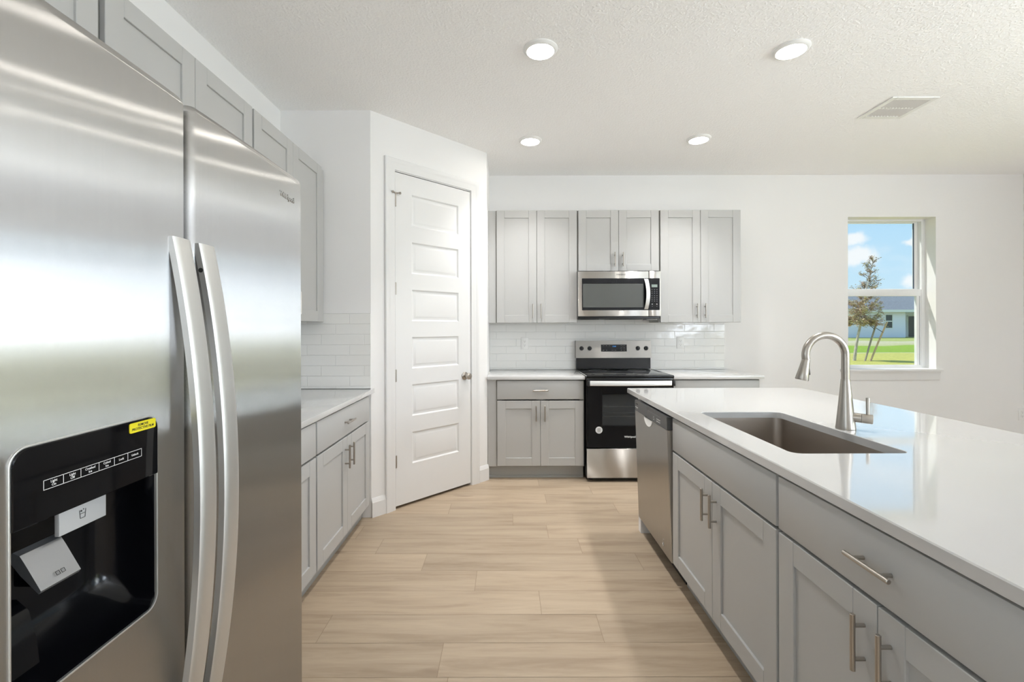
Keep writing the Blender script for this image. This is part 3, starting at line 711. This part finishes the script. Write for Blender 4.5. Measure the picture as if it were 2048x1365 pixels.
for i_, x in enumerate((.388, .443, .459, .475, .491)):
    for z in (.826, .8135):
        MB().box(x-.004, x+.004, tilt(z)-.0009, tilt(z)+.001, z-.0022, z+.0022).build('button', 'ink_white', cp, smooth=0)
MB().box(.28, .505, tilt(.85)-.0007, tilt(.85)+.001, .8443, .8449).build('marking_line', 'ink_grey', cp, smooth=0)

# ------------------------------------------------------------------ microwave
mw = thing('microwave', 'stainless over-the-range microwave hung between the wall cabinets', 'microwave', (.655, 4.250, 1.405))
MWW, H0 = .758, .0
MB().box(.002, MWW-.002, .013, .098, .022, .4425).box(.0145, MWW-.0145, .098, .418, .022, .4425).build('case', 'black_enamel', mw, smooth=0)
mb = MB().box(.002, MWW-.002, .03, .098, .0, .022, .002).box(.0145, MWW-.0145, .098, .418, .0, .022).box(.03, .20, .05, .30, -.004, .001, .001).box(.30, .60, .05, .30, -.004, .001, .001)
mb.build('underside', 'black_plastic', mw)
MB().box(.640, .742, .05, .16, -.010, .0, .002).build('task_light', 'ink_grey', mw)
XD = .645
def holed(x0, x1, z0, z1, hx0, hx1, hz0, hz1, y0, y1, bev):
    mb = MB()
    mb.box(x0, hx0, y0, y1, z0, z1, bev).box(hx1, x1, y0, y1, z0, z1, bev) if hx1 < x1 else mb.box(x0, hx0, y0, y1, z0, z1, bev)
    mb.box(hx0, hx1, y0, y1, z0, hz0, bev).box(hx0, hx1, y0, y1, hz1, z1, bev)
    return mb
md = MB().box(.0, XD-.0008, .0, .012, .0245, .4365, .004, 2).build('door', 'appliance_steel', mw)
MB().prism_xz(rrect(.0345, XD-.0008, .080, .3715, .006, 4, (.006, .0005, .0005, .006)), -.0012, .002).build('door_glass', 'black_glass', md, smooth=0)
sc_ = MB().prism_xz(rrect(.0435, .594, .106, .3215, .004, 4), -.0018, -.001).build('window', 'grey_screen', md, smooth=0)
sc_['label'] = 'grey see-through window in the dark door glass'
pth = []
for k in range(17):
    tt = -1 + 2*k/16; pth.append((-.006-.034*(1-tt*tt), .2265+.1385*tt))
mb = MB(); rings = []
for y, z in pth: 
    xo = .010*(1-((z-.2265)/.1385)**2)
    rings.append([(.603+xo, y, z), (.637+xo, y, z), (.637+xo, y+.007, z), (.603+xo, y+.007, z)])
mb.loops(rings); hm = mb.build('handle', 'handle_steel', md, smooth=40)
cpn = MB().box(XD+.0008, MWW, .0, .012, .0245, .4365, .004, 2).build('control_panel', 'appliance_steel', mw)
MB().prism_xz(rrect(XD+.0008, .7455, .080, .3715, .006, 4, (.0005, .006, .006, .0005)), -.0012, .002).build('panel_glass', 'black_glass', cpn, smooth=0)
MB().box(.671, .724, -.002, -.0005, .289, .314).build('display', 'lcd', cpn, smooth=0)
for r_ in range(7):
    for c_ in range(3):
        x = .675 + .0225*c_; z = .268 - .0165*r_ - (.006 if r_ > 2 else 0)
        MB().box(x-.0045, x+.0045, -.0017, -.001, z-.0014, z+.0014).build('button', 'ink_grey', cpn, smooth=0)
for x in (.677, .719):
    MB().lathe([(.001, -.0017), (.0055, -.0017), (.0055, -.001)], (x, 0, .134), 'Y', 14).build('button', 'ink_grey', cpn, smooth=0)
    MB().box(x-.003, x+.003, -.0017, -.001, .112, .115).build('button', 'ink_grey', cpn, smooth=0)
text('brand_lettering', 'Whirlpool', .020, 'ink_black', md, (.390, -.0008, .407), sx=1.0)

# ------------------------------------------------------------------ range
rg = thing('range', 'stainless and black electric range under the microwave', 'range', (.683, 3.985, 0))
RW = .754
mb = MB().box(.004, RW-.004, .055, .64, .032, .895)
mb.build('body', 'black_enamel', rg, smooth=0)
for x in (.05, RW-.05):
    for y in (.09, .58): MB().cyl((x, y, 0), (x, y, .034), .017, n=14).build('foot', 'black_plastic', rg)
MB().box(0, RW, .0, .645, .893, .9145, .004, 2).build('cooktop', 'black_glass', rg)
for x, y, r_ in ((.19, .17, .10), (.565, .17, .115), (.19, .47, .085), (.565, .47, .085)):
    MB().lathe([(r_, .9146), (r_, .9148), (r_-.0015, .9148), (r_-.0015, .9146)], (x, y, 0), n=48, cap0=False, cap1=False).build('burner_ring', 'ink_grey', rg, smooth=0)
MB().box(0, .004, .004, .64, .9085, .9155, .001).build('side_trim', 'chrome', rg)
MB().box(RW-.004, RW, .004, .64, .9085, .9155, .001).build('side_trim', 'chrome', rg)
# backguard
bgd = MB()
bgd.loops([[(x, y, z) for y, z in ((.622, 1.025), (.635, 1.195), (.684, 1.195), (.684, 1.025))] for x in (.004, RW-.002)])
bg_o = bgd.build('backguard', 'appliance_steel', rg, smooth=0); bg_o.data.materials[0] = MATS['appliance_steel']
MB().box(.010, RW-.006, .640, .684, .9155, 1.0245, .001).build('riser', 'black_enamel', rg, smooth=0)
sl = math.atan2(.013, .17)
def bgp(x, z, e=-.001): return (x, .622+(z-1.025)/.17*.013+e, z)
for x in (.0605, .1405, .619, .700):
    y = bgp(x, 1.120)[1]
    k = MB().lathe([(.0215, .001), (.0215, -.004), (.019, -.006), (.0175, -.018), (.016, -.021), (.001, -.0212)], (x, y, 1.120), 'Y', 28)
    k.box(x-.004, x+.004, y-.030, y-.018, 1.120-.017, 1.120+.017, .0015)
    k.build('knob', 'black_plastic', rg)
dsp = MB()
dsp.loops([[(x, bgp(x, z, e)[1], z) for z, e in ((1.088, -.0015), (1.157, -.0015), (1.157, .001), (1.088, .001))] for x in (.254, .509)])
dsp_o = dsp.build('display_panel', 'black_glass', rg, smooth=0)
text('clock', '12:00', .017, 'display_blue', dsp_o, bgp(.384, 1.1385, -.0022), (PI/2-sl, 0, 0))
for x, z in ((.279, 1.146), (.309, 1.146), (.337, 1.146), (.278, 1.101), (.309, 1.101), (.367, 1.101), (.397, 1.101), (.455, 1.146), (.483, 1.146), (.455, 1.124), (.483, 1.124), (.455, 1.101), (.483, 1.101)):
    p = bgp(x, z, -.0022); MB().box(x-.006, x+.006, p[1], p[1]+.0006, z-.0016, z+.0016).build('button', 'ink_grey', dsp_o, smooth=0)
# vent strip, door, window, drawer
MB().box(.004, RW-.004, .012, .055, .862, .892, .002).build('vent_strip', 'black_enamel', rg)
OX0, OX1, OZ0, OZ1 = .137, RW-.137, .478, .752
mb = MB().box(.003, OX0, .006, .052, .297, .859, .002).box(OX1, RW-.003, .006, .052, .297, .859, .002).box(OX0, OX1, .006, .052, .297, OZ0, .0).box(OX0, OX1, .006, .052, OZ1, .859, .0)
od = mb.build('oven_door', 'black_glass', rg, smooth=0)
MB().box(OX0, OX1, .008, .012, OZ0, OZ1).build('oven_window', 'oven_glass', od, smooth=0)
mb = MB().box(OX0-.03, OX1+.03, .054, .0545, OZ0-.03, OZ1+.03)
ow_ = mb.build('window_backing', 'oven_inside', od, smooth=0)
mb = MB()
for z in (.560, .588, .643):
    mb.cyl((OX0, .034, z), (OX1, .034, z), .0016 if z != .560 else .0024, n=8)
for k in range(17): mb.cyl((OX0+.012+k*.028, .030, .586), (OX0+.012+k*.028, .046, .590), .0012, n=6)
mb.build('oven_rack', 'chrome', od)
mb = MB(); rings = []
for k in range(21):
    x = .017 + (RW-.051)*k/20+.0; tt = -1+2*k/20; y = -.036-.018*(1-tt*tt)
    rings.append([(x, y, .8315), (x, y-.003, .836), (x, y-.003, .868), (x, y, .8735), (x, y+.010, .8735), (x, y+.010, .8315)])
mb.loops(rings); oh = mb.build('oven_handle', 'handle_steel', od, smooth=30)
for x in (.004, RW-.026): MB().box(x, x+.022, -.040, .008, .829, .876, .003).build('handle_bracket', 'black_plastic', oh)
st = MB().lathe([(.001, .0052), (.030, .0052), (.030, .0058)], (.108, 0, .447), 'Y', 36).build('round_sticker', 'white_label', od, smooth=0)
mb = MB()
for i_, (w_, z) in enumerate(((.022, .461), (.034, .455), (.026, .449), (.034, .443), (.024, .437), (.032, .430))): mb.box(.108-w_/2, .108+w_/2, .0046, .0053, z-.0016, z+.0016)
mb.build('print_lines', 'ink_grey', st, smooth=0)
text('brand_lettering', 'Whirlpool', .0235, 'ink_white', od, (.374, .0052, .388), bold=.0004)
MB().box(.003, RW-.003, .0, .054, .037, .287, .003, 2).build('storage_drawer', 'appliance_steel', rg)
MB().box(.012, RW-.012, .03, .05, .022, .036).build('kick_strip', 'black_plastic', rg, smooth=0)

# ------------------------------------------------------------------ refrigerator (local x along the wall, y into the wall)
fr = thing('refrigerator', 'large stainless side-by-side refrigerator with water and ice dispenser', 'refrigerator', (-.590, .430, 0), PI/2)
FW, FD0, FD1, FDZ0, FDZ1 = .924, .4353, .4480, .075, 1.760
MB().box(.004, FW-.004, .108, .93, .035, 1.742, .003).build('cabinet', 'ink_grey', fr)
MB().box(.01, FW-.01, .085, .108, .012, .070).build('base_grille', 'black_plastic', fr, smooth=0)
for x in (.03, FW-.13): MB().box(x, x+.10, .03, .19, 1.7605, 1.778, .006).build('hinge_cover', 'ink_grey', fr)
def fridge_door(name, x0, x1, rl, rr, cut=None):
    sag = .004; n = 28; dep = .100; w = x1-x0; re = .013
    base = []
    for k in range(7):
        a = PI/2*k/6; base.append((x0+re-re*math.cos(a), sag+re-re*math.sin(a)))
    for k in range(1, n):
        tt = -1+2*k/n; base.append((x0+re+(w-2*re)*k/n, sag*tt*tt))
    for k in range(7):
        a = PI/2*k/6; base.append((x1-re+re*math.sin(a), sag+re-re*math.cos(a)))
    base += [(x1, dep), (x0, dep)]
    xc = (x0+x1)/2; hw = w/2
    rings = []
    def ring(z, dx, dy): return [(xc+(x-xc)*(hw-dx)/hw, y+dy*(1-y/dep), z) for x, y in base]
    rz_ = .016
    rings.append(ring(FDZ0, .004, .004)); rings.append(ring(FDZ0+.004, 0, 0))
    for z in (.5, .8, 1.0, 1.3, 1.6): rings.append(ring(z, 0, 0))
    for k in range(0, 7):
        a = PI/2*k/6; rings.append(ring(FDZ1-rz_+rz_*math.sin(a), rz_*(1-math.cos(a))*.9, rz_*(1-math.cos(a))*.7))
    mb = MB(); mb.loops(rings)
    o = mb.build(name, 'brushed_steel', fr, smooth=30)
    if cut:
        cu = MB().prism_xz(rrect(*cut, .022, 8), -.05, .0885).build('cutter', 'brushed_steel', fr, smooth=0)
        md_ = o.modifiers.new('cut', 'BOOLEAN'); md_.operation = 'DIFFERENCE'; md_.object = cu; md_.solver = 'EXACT'
        bpy.context.view_layer.update()
        dg = bpy.context.evaluated_depsgraph_get()
        me = bpy.data.meshes.new_from_object(o.evaluated_get(dg)); o.modifiers.clear()
        old = o.data; o.data = me; bpy.data.meshes.remove(old); me.name = name
        for p in me.polygons: p.use_smooth = True
        me.set_sharp_from_angle(angle=math.radians(30))
        cm = cu.data; bpy.data.objects.remove(cu); bpy.data.meshes.remove(cm)
    return o
DX0, DX1, DZ0_, DZ1_ = .1205, .3540, .867, 1.1885
fz = fridge_door('freezer_door', 0, FD0, .013, .013, (DX0, DX1, DZ0_, DZ1_))
fd = fridge_door('fridge_door', FD1, FW, .013, .013)
def fhandle(parent, x0, x1):
    mb = MB(); rings = []; zc, hz = 1.026, .470
    for k in range(41):
        tt = -1+2*k/40; z = zc+hz*tt
        y = -.005-.048*(1-abs(tt)**2.0); th = .013
        w0, w1 = x0, x1
        rings.append([(w0, y+th, z), (w0, y+.002, z), (w0+.002, y, z), (w0+.012, y-.0016, z), (w1-.012, y-.0016, z), (w1-.002, y, z), (w1, y+.002, z), (w1, y+th, z)])
    mb.loops(rings)
    h = mb.build('handle', 'handle_steel', parent, smooth=40)
    return h
h1 = fhandle(fz, .3873, .4322); h2 = fhandle(fd, .4573, .5041)
for z in (1.444, .60):
    tt = (z-1.026)/.470; y = -.005-.048*(1-tt*tt)+.008
    s_ = MB().cyl((.4576, y, z), (.4570, y, z), .0045, n=16).build('mounting_screw', 'ink_black', h2, smooth=0)
# dispenser: lip, recess tub, control panel, water plate, ice paddle
dp = thing_part = MB()
rings = []
for d_, y in ((.0016, .0018), (.0012, -.0008), (.0, -.0014), (-.0018, -.0008), (-.0022, .004)):
    rings.append([(x, y, z) for x, z in rrect(DX0-d_, DX1+d_, DZ0_-d_, DZ1_+d_, .022+d_, 8)])
dp.loops(rings, False, False); bz = dp.build('dispenser_lip', 'handle_steel', fr, smooth=50)  # door lip catching light, the glint put in as lighter steel
tub = MB()
def tr(ix, ib, itop, y, r): return [(x, y, z) for x, z in rrect(DX0+ix, DX1-ix, DZ0_+ib, DZ1_-itop, r, 8)]
tub.loops([tr(.0015, .0015, .0015, .001, .021), tr(.003, .003, .003, .006, .021), tr(.004, .006, .004, .030, .021), tr(.008, .030, .01, .072, .03), tr(.03, .05, .03, .086, .03)], False, True)
tubo = tub.build('dispenser_recess', 'recess_black', fr, smooth=60)
# drip shelf and inner housing
hs = MB().loops([[(x, y, z) for y, z in ((.086, DZ0_+.055), (.060, DZ0_+.062), (.040, DZ0_+.050), (.026, DZ0_+.028), (.026, DZ0_+.012), (.086, DZ0_+.012))] for x in (DX0+.006, DX0+.072)]) if False else None
mbh = MB(); mbh.loops([[(x, y, z) for y, z in ((.084, DZ0_+.110), (.052, DZ0_+.112), (.036, DZ0_+.098), (.026, DZ0_+.062), (.022, DZ0_+.030), (.084, DZ0_+.030))] for x in (DX0+.006, DX0+.058)])
mbh.build('inner_housing', 'recess_black', tubo, smooth=50)
cpf = MB(); cpoly = rrect(DX0+.0012, DX1-.0012, 1.0900, DZ1_-.0012, .020, 8, (.0015, .0015, .020, .020))
cpf.loops([[(x, .030, z) for x, z in cpoly], [(x, -.0020, z) for x, z in cpoly], [(x+(.0012 if x < .23 else -.0012), -.0032, z+(.0012 if z < 1.14 else -.0012)) for x, z in cpoly]])
cpo = cpf.build('dispenser_controls', 'black_glass', fr, smooth=30)
cells = [.159, .1854, .2106, .2391, .2653, .290, .3169]; cz0, cz1 = 1.1285, 1.1405; lw = .00035
mb = MB(); yy = -.0034
for z in (cz0, cz1): mb.box(cells[0]-lw, cells[-1]+lw, yy, yy+.0004, z-lw, z+lw)
for x in cells: mb.box(x-lw, x+lw, yy, yy+.0004, cz0, cz1)
mb.build('button_outlines', 'ink_white', cpo, smooth=0)
for i_, s_ in enumerate(('Light\nOn', 'Light\nOff', 'Crushed\nIce', 'Cubed\nIce', 'Lock', 'Unlock')):
    text('button_lettering', s_, .0046, 'ink_white', cpo, ((cells[i_]+cells[i_+1])/2, -.0036, (cz0+cz1)/2), ext=.0001, bold=.00005)
yl = MB().prism_xz(rrect(.2925, .3460, 1.1690, 1.1845, .003, 4), -.0042, -.0030).build('warning_sticker', 'yellow_label', fr, smooth=0)
yl['label'] = 'yellow sticker on the dispenser panel reading REMOVE PROTECTIVE FILM'
text('sticker_lettering', 'REMOVE\nPROTECTIVE FILM', .0056, 'ink_black', yl, (.31925, -.0044, 1.1768), ext=.0001, bold=.00008)
wp = MB().box(.2170, .2930, .033, .040, 1.043, 1.0905, .001).build('water_spout_plate', 'light_plastic', fr)
mb = MB()
gx, gz, gy = .2525, 1.062, .0326
for a, c in (((-.005, .006), (-.0038, -.006)), ((-.0038, -.006), (.0038, -.006)), ((.0038, -.006), (.005, .006)), ((-.0045, .0005), (.0045, .0005))):
    mb.tube([(gx+a[0], gy, gz+a[1]), (gx+c[0], gy, gz+c[1])], .0004, 5)
mb.lathe([(.0005, gy), (.0013, gy-.0001), (.0013, gy+.0005)], (gx-.002, 0, gz+.0045), 'Y', 10).lathe([(.0003, gy), (.0008, gy-.0001), (.0008, gy+.0005)], (gx+.0015, 0, gz+.006), 'Y', 10)
mb.build('glass_symbol', 'ink_black', wp, smooth=0)
pdl = MB()
def psec(x): return [(x, y, z) for y, z in ((.056, 1.040), (.047, 1.036), (.041, 1.027), (.019, .990), (.022, .986), (.046, 1.010), (.062, 1.030))]
pdl.loops([psec(.1775), psec(.2345)])
pad = pdl.build('ice_paddle', 'silver_plastic', fr, smooth=20)
arm = MB().box(.195, .218, .045, .075, .985, 1.03, .003).build('paddle_arm', 'recess_black', pad)
mb = MB()
for qx in (.205, .2125):
    c = Vector((qx, .0245, .9995)); ax = Vector((0, .0255, .0425)).normalized(); e_x = Vector((1, 0, 0)); h_ = .0025
    pp = [c-e_x*h_-ax*h_, c+e_x*h_-ax*h_, c+e_x*h_+ax*h_, c-e_x*h_+ax*h_]
    off = Vector((0, -.0012, .0006))
    for i_ in range(4): mb.tube([pp[i_]+off, pp[(i_+1) % 4]+off], .00035, 5)
mb.build('ice_symbol', 'ink_black', pad, smooth=0)
badge = text('brand_badge', 'Whirlpool', .0195, 'chrome', fd, (.8255, .0022-.0012, 1.6865), ext=.0016, bold=.0002)

# ------------------------------------------------------------------ tile, outlets, ceiling fittings
o = MB().box(-.1690, .6795+.0, YB-.008, YB-.0004, .9065, 1.44).box(.6795, 1.4455, YB-.008, YB-.0004, .9065, 1.44).box(1.4455, 2.1863, YB-.008, YB-.0004, .9065, 1.44).build('backsplash', 'wall_tile', smooth=0)
tag(o, 'glossy white subway tile backsplash behind the range', 'backsplash', 'white tile backsplashes')
o = MB().box(XL+.009, PA.x, PA.y-.008, PA.y-.0004, .9065, 1.433).build('backsplash', 'wall_tile', smooth=0)
tag(o, 'glossy white subway tile backsplash on the short wall beside the pantry', 'backsplash', 'white tile backsplashes')
o = MB().box(1.40, PA.y-.0005, -.0085, -.0004, .9065, 1.3725).build('backsplash', 'wall_tile', smooth=0, loc=(XL, 0, 0), rot=(0, 0, PI/2))
tag(o, 'glossy white subway tile backsplash on the left wall, behind the refrigerator', 'backsplash', 'white tile backsplashes')

def outlet(label, x, z, y):
    t_ = thing('wall_outlet', label, 'outlet', (x, y, z), 0, 'white duplex wall outlets')
    MB().box(-.037, .037, -.0055, 0, -.0595, .0595, .002, 2).build('cover_plate', 'white_plastic', t_)
    for s in (-.0195, .0195):
        rc = MB().prism_xz(rrect(-.0165, .0165, s-.0145, s+.0145, .008, 5), -.0075, -.005).build('receptacle', 'white_plastic', t_, smooth=0)
        mb = MB().box(-.0075, -.0055, -.0078, -.0074, s-.002, s+.007).box(.0050, .0070, -.0078, -.0074, s-.001, s+.006)
        mb.lathe([(.0003, -.0078), (.0026, -.0078), (.0026, -.0074)], (0, 0, s-.008), 'Y', 12)
        mb.build('slots', 'slot_dark', rc, smooth=0)
    MB().lathe([(.0003, -.0062), (.0026, -.0062), (.0030, -.0054)], (0, 0, 0), 'Y', 12).build('screw', 'white_plastic', t_, smooth=0)
outlet('white duplex outlet on the tile left of the range', .182, 1.170, YB-.0084)
outlet('white duplex outlet on the tile right of the range', 1.7435, 1.171, YB-.0084)
outlet('white duplex outlet low on the wall at the right picture edge', 5.180, .442, YB-.0004)

def downlight(x, y, label):
    t_ = thing('ceiling_light', label, 'ceiling light', (x, y, ZC), 0, 'recessed ceiling downlights')
    mb = MB(); prof = [(.094, 0), (.094, -.005), (.088, -.012), (.0775, -.017), (.0745, -.017), (.0735, -.013)]
    mb.lathe(prof, (0, 0, 0), n=48, cap0=False, cap1=False); mb.build('trim_ring', 'white_plastic', t_)
    MB().lathe([(.0735, -.0135), (.07, -.0150), (.001, -.0158)], (0, 0, 0), n=40, cap0=False).build('lens', 'lamp_lens', t_)
    d = bpy.data.lights.new('lamp', 'AREA'); d.shape = 'DISK'; d.size = .14; d.energy = LAMP_POWER; d.spread = math.radians(100); d.color = LAMP_COLOR
    l = bpy.data.objects.new('lamp', d); C.objects.link(l); l.parent = t_; l.location = (0, 0, -.022)
downlight(.190, 2.547, 'round recessed ceiling light above the aisle, nearest the camera')
downlight(1.566, 2.553, 'round recessed ceiling light above the island, rightmost of the four')
downlight(.198, 3.790, 'round recessed ceiling light above the aisle, nearest the back wall')
downlight(4.60, 1.20, 'round recessed ceiling light outside the picture, right of the island')
downlight(1.562, 3.770, 'round recessed ceiling light in front of the right wall cabinets')

vt = thing('ceiling_vent', 'square white louvred air vent in the ceiling', 'vent', (2.7235, 3.243, ZC))
mb = MB(); a = .158; c = .122
for q in ((-a, -c, -a, a), (c, a, -a, a), (-c, c, -a, -c), (-c, c, c, a)): mb.box(q[0], q[1], q[2], q[3], -.008, -.0002, .0025, 1)
mb.box(-c, c, -.006, .006, -.007, -.0002)
mb.build('frame', 'white_plastic', vt, smooth=0)
MB().box(-c, c, -c, c, -.0012, -.0003).build('backing', 'vent_dark', vt, smooth=0)
for k in range(11):
    x = -c+.011+k*.0222
    MB().box(-.0065, .0065, -c, c, -.0006, .0006, mat=Matrix.Translation((x, 0, -.0055)) @ Matrix.Rotation(math.radians(28), 4, 'Y')).build('louvre', 'white_plastic', vt, smooth=0)

# ------------------------------------------------------------------ outdoors
def gz(y): return -.15 if y < 27 else (-.15 + (y-27)*.0179 if y < 46 else .19)
mb = MB(); ys = [-60, -20, 0, 10, 20, 27, 32, 36, 40, 46, 60, 140]; xs = [-120, -20, 0, 20, 40, 60, 90, 160]
vs = [[mb.b.verts.new((x, y, gz(y))) for x in xs] for y in ys]
for i in range(len(ys)-1):
    for j in range(len(xs)-1): mb.b.faces.new((vs[i][j], vs[i][j+1], vs[i+1][j+1], vs[i+1][j]))
o = mb.build('lawn', 'lawn', smooth=0); struct(o, 'sunlit yellow green lawn outside the window', 'lawn')

hs = thing('house', 'pale blue neighbouring house with grey shingle roof across the lawn', 'house', (43, 50, .19))
HX0, HX1, HY0, HY1 = -11, 22, -4, 12
AX = -3.55
mb = MB().box(HX0, AX, HY0, HY1, -.2, 2.72).box(AX, AX+5.2, HY0+2.4, HY1, -.2, 2.72).box(AX+5.2, HX1, HY0, HY1, -.2, 2.72).box(AX, AX+5.2, HY0, HY0+2.4, 2.50, 2.72)
mb.build('walls', 'stucco', hs, smooth=0)
mb = MB(); ov = .5; ez = 2.72; rz_ = 5.25
b0 = [mb.b.verts.new(p) for p in ((HX0-ov, HY0-ov, ez), (HX1+ov, HY0-ov, ez), (HX1+ov, HY1+ov, ez), (HX0-ov, HY1+ov, ez))]
r0 = mb.b.verts.new((HX0+8, (HY0+HY1)/2-1, rz_)); r1 = mb.b.verts.new((HX1-8, (HY0+HY1)/2-1, rz_+.25))
for f in ((b0[0], b0[1], r1, r0), (b0[1], b0[2], r1), (b0[2], b0[3], r0, r1), (b0[3], b0[0], r0), (b0[3], b0[2], b0[1], b0[0])): mb.b.faces.new(f)
mb.build('roof', 'shingles', hs, smooth=0)
MB().box(HX0-ov-.02, HX1+ov+.02, HY0-ov-.03, HY0-ov+.02, ez-.22, ez+.02).build('fascia', 'house_trim', hs, smooth=0)
MB().box(AX+.0, HX1, HY0-ov, HY0+.1, ez-.22, ez-.18).build('eave_soffit', 'house_trim', hs, smooth=0)
wx0, wx1, wz0, wz1 = -5.52, -4.88, .90, 2.30
mb = MB().box(wx0-.06, wx0, HY0-.05, HY0, wz0, wz1).box(wx1, wx1+.06, HY0-.05, HY0, wz0, wz1).box(wx0, wx1, HY0-.05, HY0, wz1-.06, wz1).box(wx0, wx1, HY0-.05, HY0, wz0, wz0+.06).box(wx0, wx1, HY0-.05, HY0, 1.56, 1.66)
hw_ = mb.build('window', 'house_trim', hs, smooth=0)
MB().box(wx0, wx1, HY0-.02, HY0-.005, wz0+.05, wz1-.05).build('pane', 'house_glass', hw_, smooth=0)
mb = MB().box(-1.35, -1.25, HY0+2.33, HY0+2.4, .0, 2.2).box(-.30, -.22, HY0+2.33, HY0+2.4, .0, 2.2).box(1.0, 1.1, HY0+2.33, HY0+2.4, .0, 2.2).box(-1.35, 1.1, HY0+2.33, HY0+2.4, 2.15, 2.22)
sd_ = mb.build('sliding_door', 'house_trim', hs, smooth=0)
MB().box(-1.25, 1.0, HY0+2.36, HY0+2.39, .02, 2.15).build('pane', 'house_glass', sd_, smooth=0)

tr_ = thing('tree', 'thin young tree with sparse reddish brown leaves outside the window', 'tree', (14.95, 20.0, -.15))
rnd = random.Random(11)
trunk = MB(); tips = []
trunk.tube([(0, 0, -.05), (.06, .0, .5), (.18, .02, 1.1), (.33, .0, 1.78), (.40, .02, 2.3), (.50, 0, 2.9), (.66, .0, 3.6), (.84, 0, 4.35), (.88, 0, 4.55)], [.062, .055, .048, .042, .034, .026, .017, .008, .003], 10)
tm = trunk.build('trunk', 'bark', tr_)
tw = MB(); leaves = []
spine = [(.30, 0, 1.6), (.33, 0, 1.78), (.40, .02, 2.3), (.50, 0, 2.9), (.66, 0, 3.6), (.86, 0, 4.45)]
def lerp_spine(z):
    for (x0, y0, z0), (x1, y1, z1) in zip(spine[:-1], spine[1:]):
        if z <= z1 or (x1, y1, z1) == spine[-1]:
            f = (z-z0)/(z1-z0); return Vector((x0+(x1-x0)*f, y0+(y1-y0)*f, z))
def branch(p, d, L, r, lev):
    q = p + d*L; m_ = p + d*L*.5 + Vector((rnd.uniform(-1, 1), rnd.uniform(-1, 1), rnd.uniform(-.3, 1)))*L*.08
    tw.tube([p, m_, q], [r, r*.75, r*.45], 5, False)
    if lev > 0:
        for k in range(3 if lev > 1 else 4):
            f = rnd.uniform(.3, 1.0); s = p.lerp(q, f)
            nd = (d + Vector((rnd.uniform(-1, 1), rnd.uniform(-1, 1), rnd.uniform(-.55, .8)))*.8).normalized()
            branch(s, nd, L*rnd.uniform(.4, .65), r*.55, lev-1)
    dens = 1.0 if q.z < 2.75 else (.45 if q.z < 3.4 else .2)
    for k in range(9):
        if rnd.random() < dens*.85: leaves.append(p.lerp(q, rnd.uniform(.2, 1.05)) + Vector((rnd.uniform(-.06, .06), rnd.uniform(-.06, .06), rnd.uniform(-.06, .06))))
for k in range(104):
    z = 1.58 + 2.8*(k/104.0)**2.1; p = lerp_spine(z); a = rnd.uniform(0, 2*PI)
    up_ = rnd.uniform(.1, .6) if z < 2.4 else rnd.uniform(.6, 1.3)
    if z < 1.95: up_ = rnd.uniform(-.25, .45)
    d = Vector((math.cos(a), math.sin(a), up_)).normalized()
    L = .50 if z < 2.4 else max(.2, .48-.15*(z-2.4))
    branch(p, d, L*rnd.uniform(.75, 1.2), .012, 2)
tw.build('branches', 'twig', tr_)
lf = MB()
for p in leaves:
    s = rnd.uniform(.022, .044); R3 = Matrix.Rotation(rnd.uniform(0, 2*PI), 3, 'Z') @ Matrix.Rotation(rnd.uniform(-1.3, 1.3), 3, 'X')
    v = [lf.b.verts.new(p + R3 @ Vector(c)*s) for c in ((-1, 0, 0), (0, -.5, .12), (1, 0, 0), (0, .5, .12))]
    lf.b.faces.new((v[0], v[1], v[2])); lf.b.faces.new((v[0], v[2], v[3]))
lf.build('leaves', 'leaf_brown', tr_, smooth=0)

def stake(label, a, c, mat):
    a, c = Vector(a), Vector(c)
    o = MB().tube([Vector((0, 0, -.06)), (c-a)*.5, (c-a)*.985, c-a], [.036, .035, .033, .026], 8).build('support_stake', mat, None, loc=a)
    return tag(o, label, 'stake', 'wooden tree stakes')
stake('greyish brown wooden stake leaning just right of the tree trunk', (15.16, 19.7, -.15), (15.87, 19.9, 1.59), 'grey_wood')
stake('tan wooden stake leaning farthest right of the tree trunk', (15.39, 19.7, -.15), (16.29, 19.9, 1.51), 'tan_wood')
def strap(label, pts):
    p0 = Vector(pts[0]); o = MB().tube([Vector(p)-p0 for p in pts], .012, 6).build('tree_strap', 'strap_black', None, loc=p0)
    return tag(o, label, 'strap', 'black tree tie straps')
strap('black tie strap from the trunk to the greyish stake', [(15.25, 19.94, 1.62), (15.48, 19.88, 1.42), (15.70, 19.83, 1.18), (15.76, 19.86, 1.22)])
strap('black tie strap from the trunk to the tan stake', [(15.26, 19.93, 1.58), (15.65, 19.88, 1.34), (16.04, 19.82, 1.06), (16.10, 19.85, 1.10)])
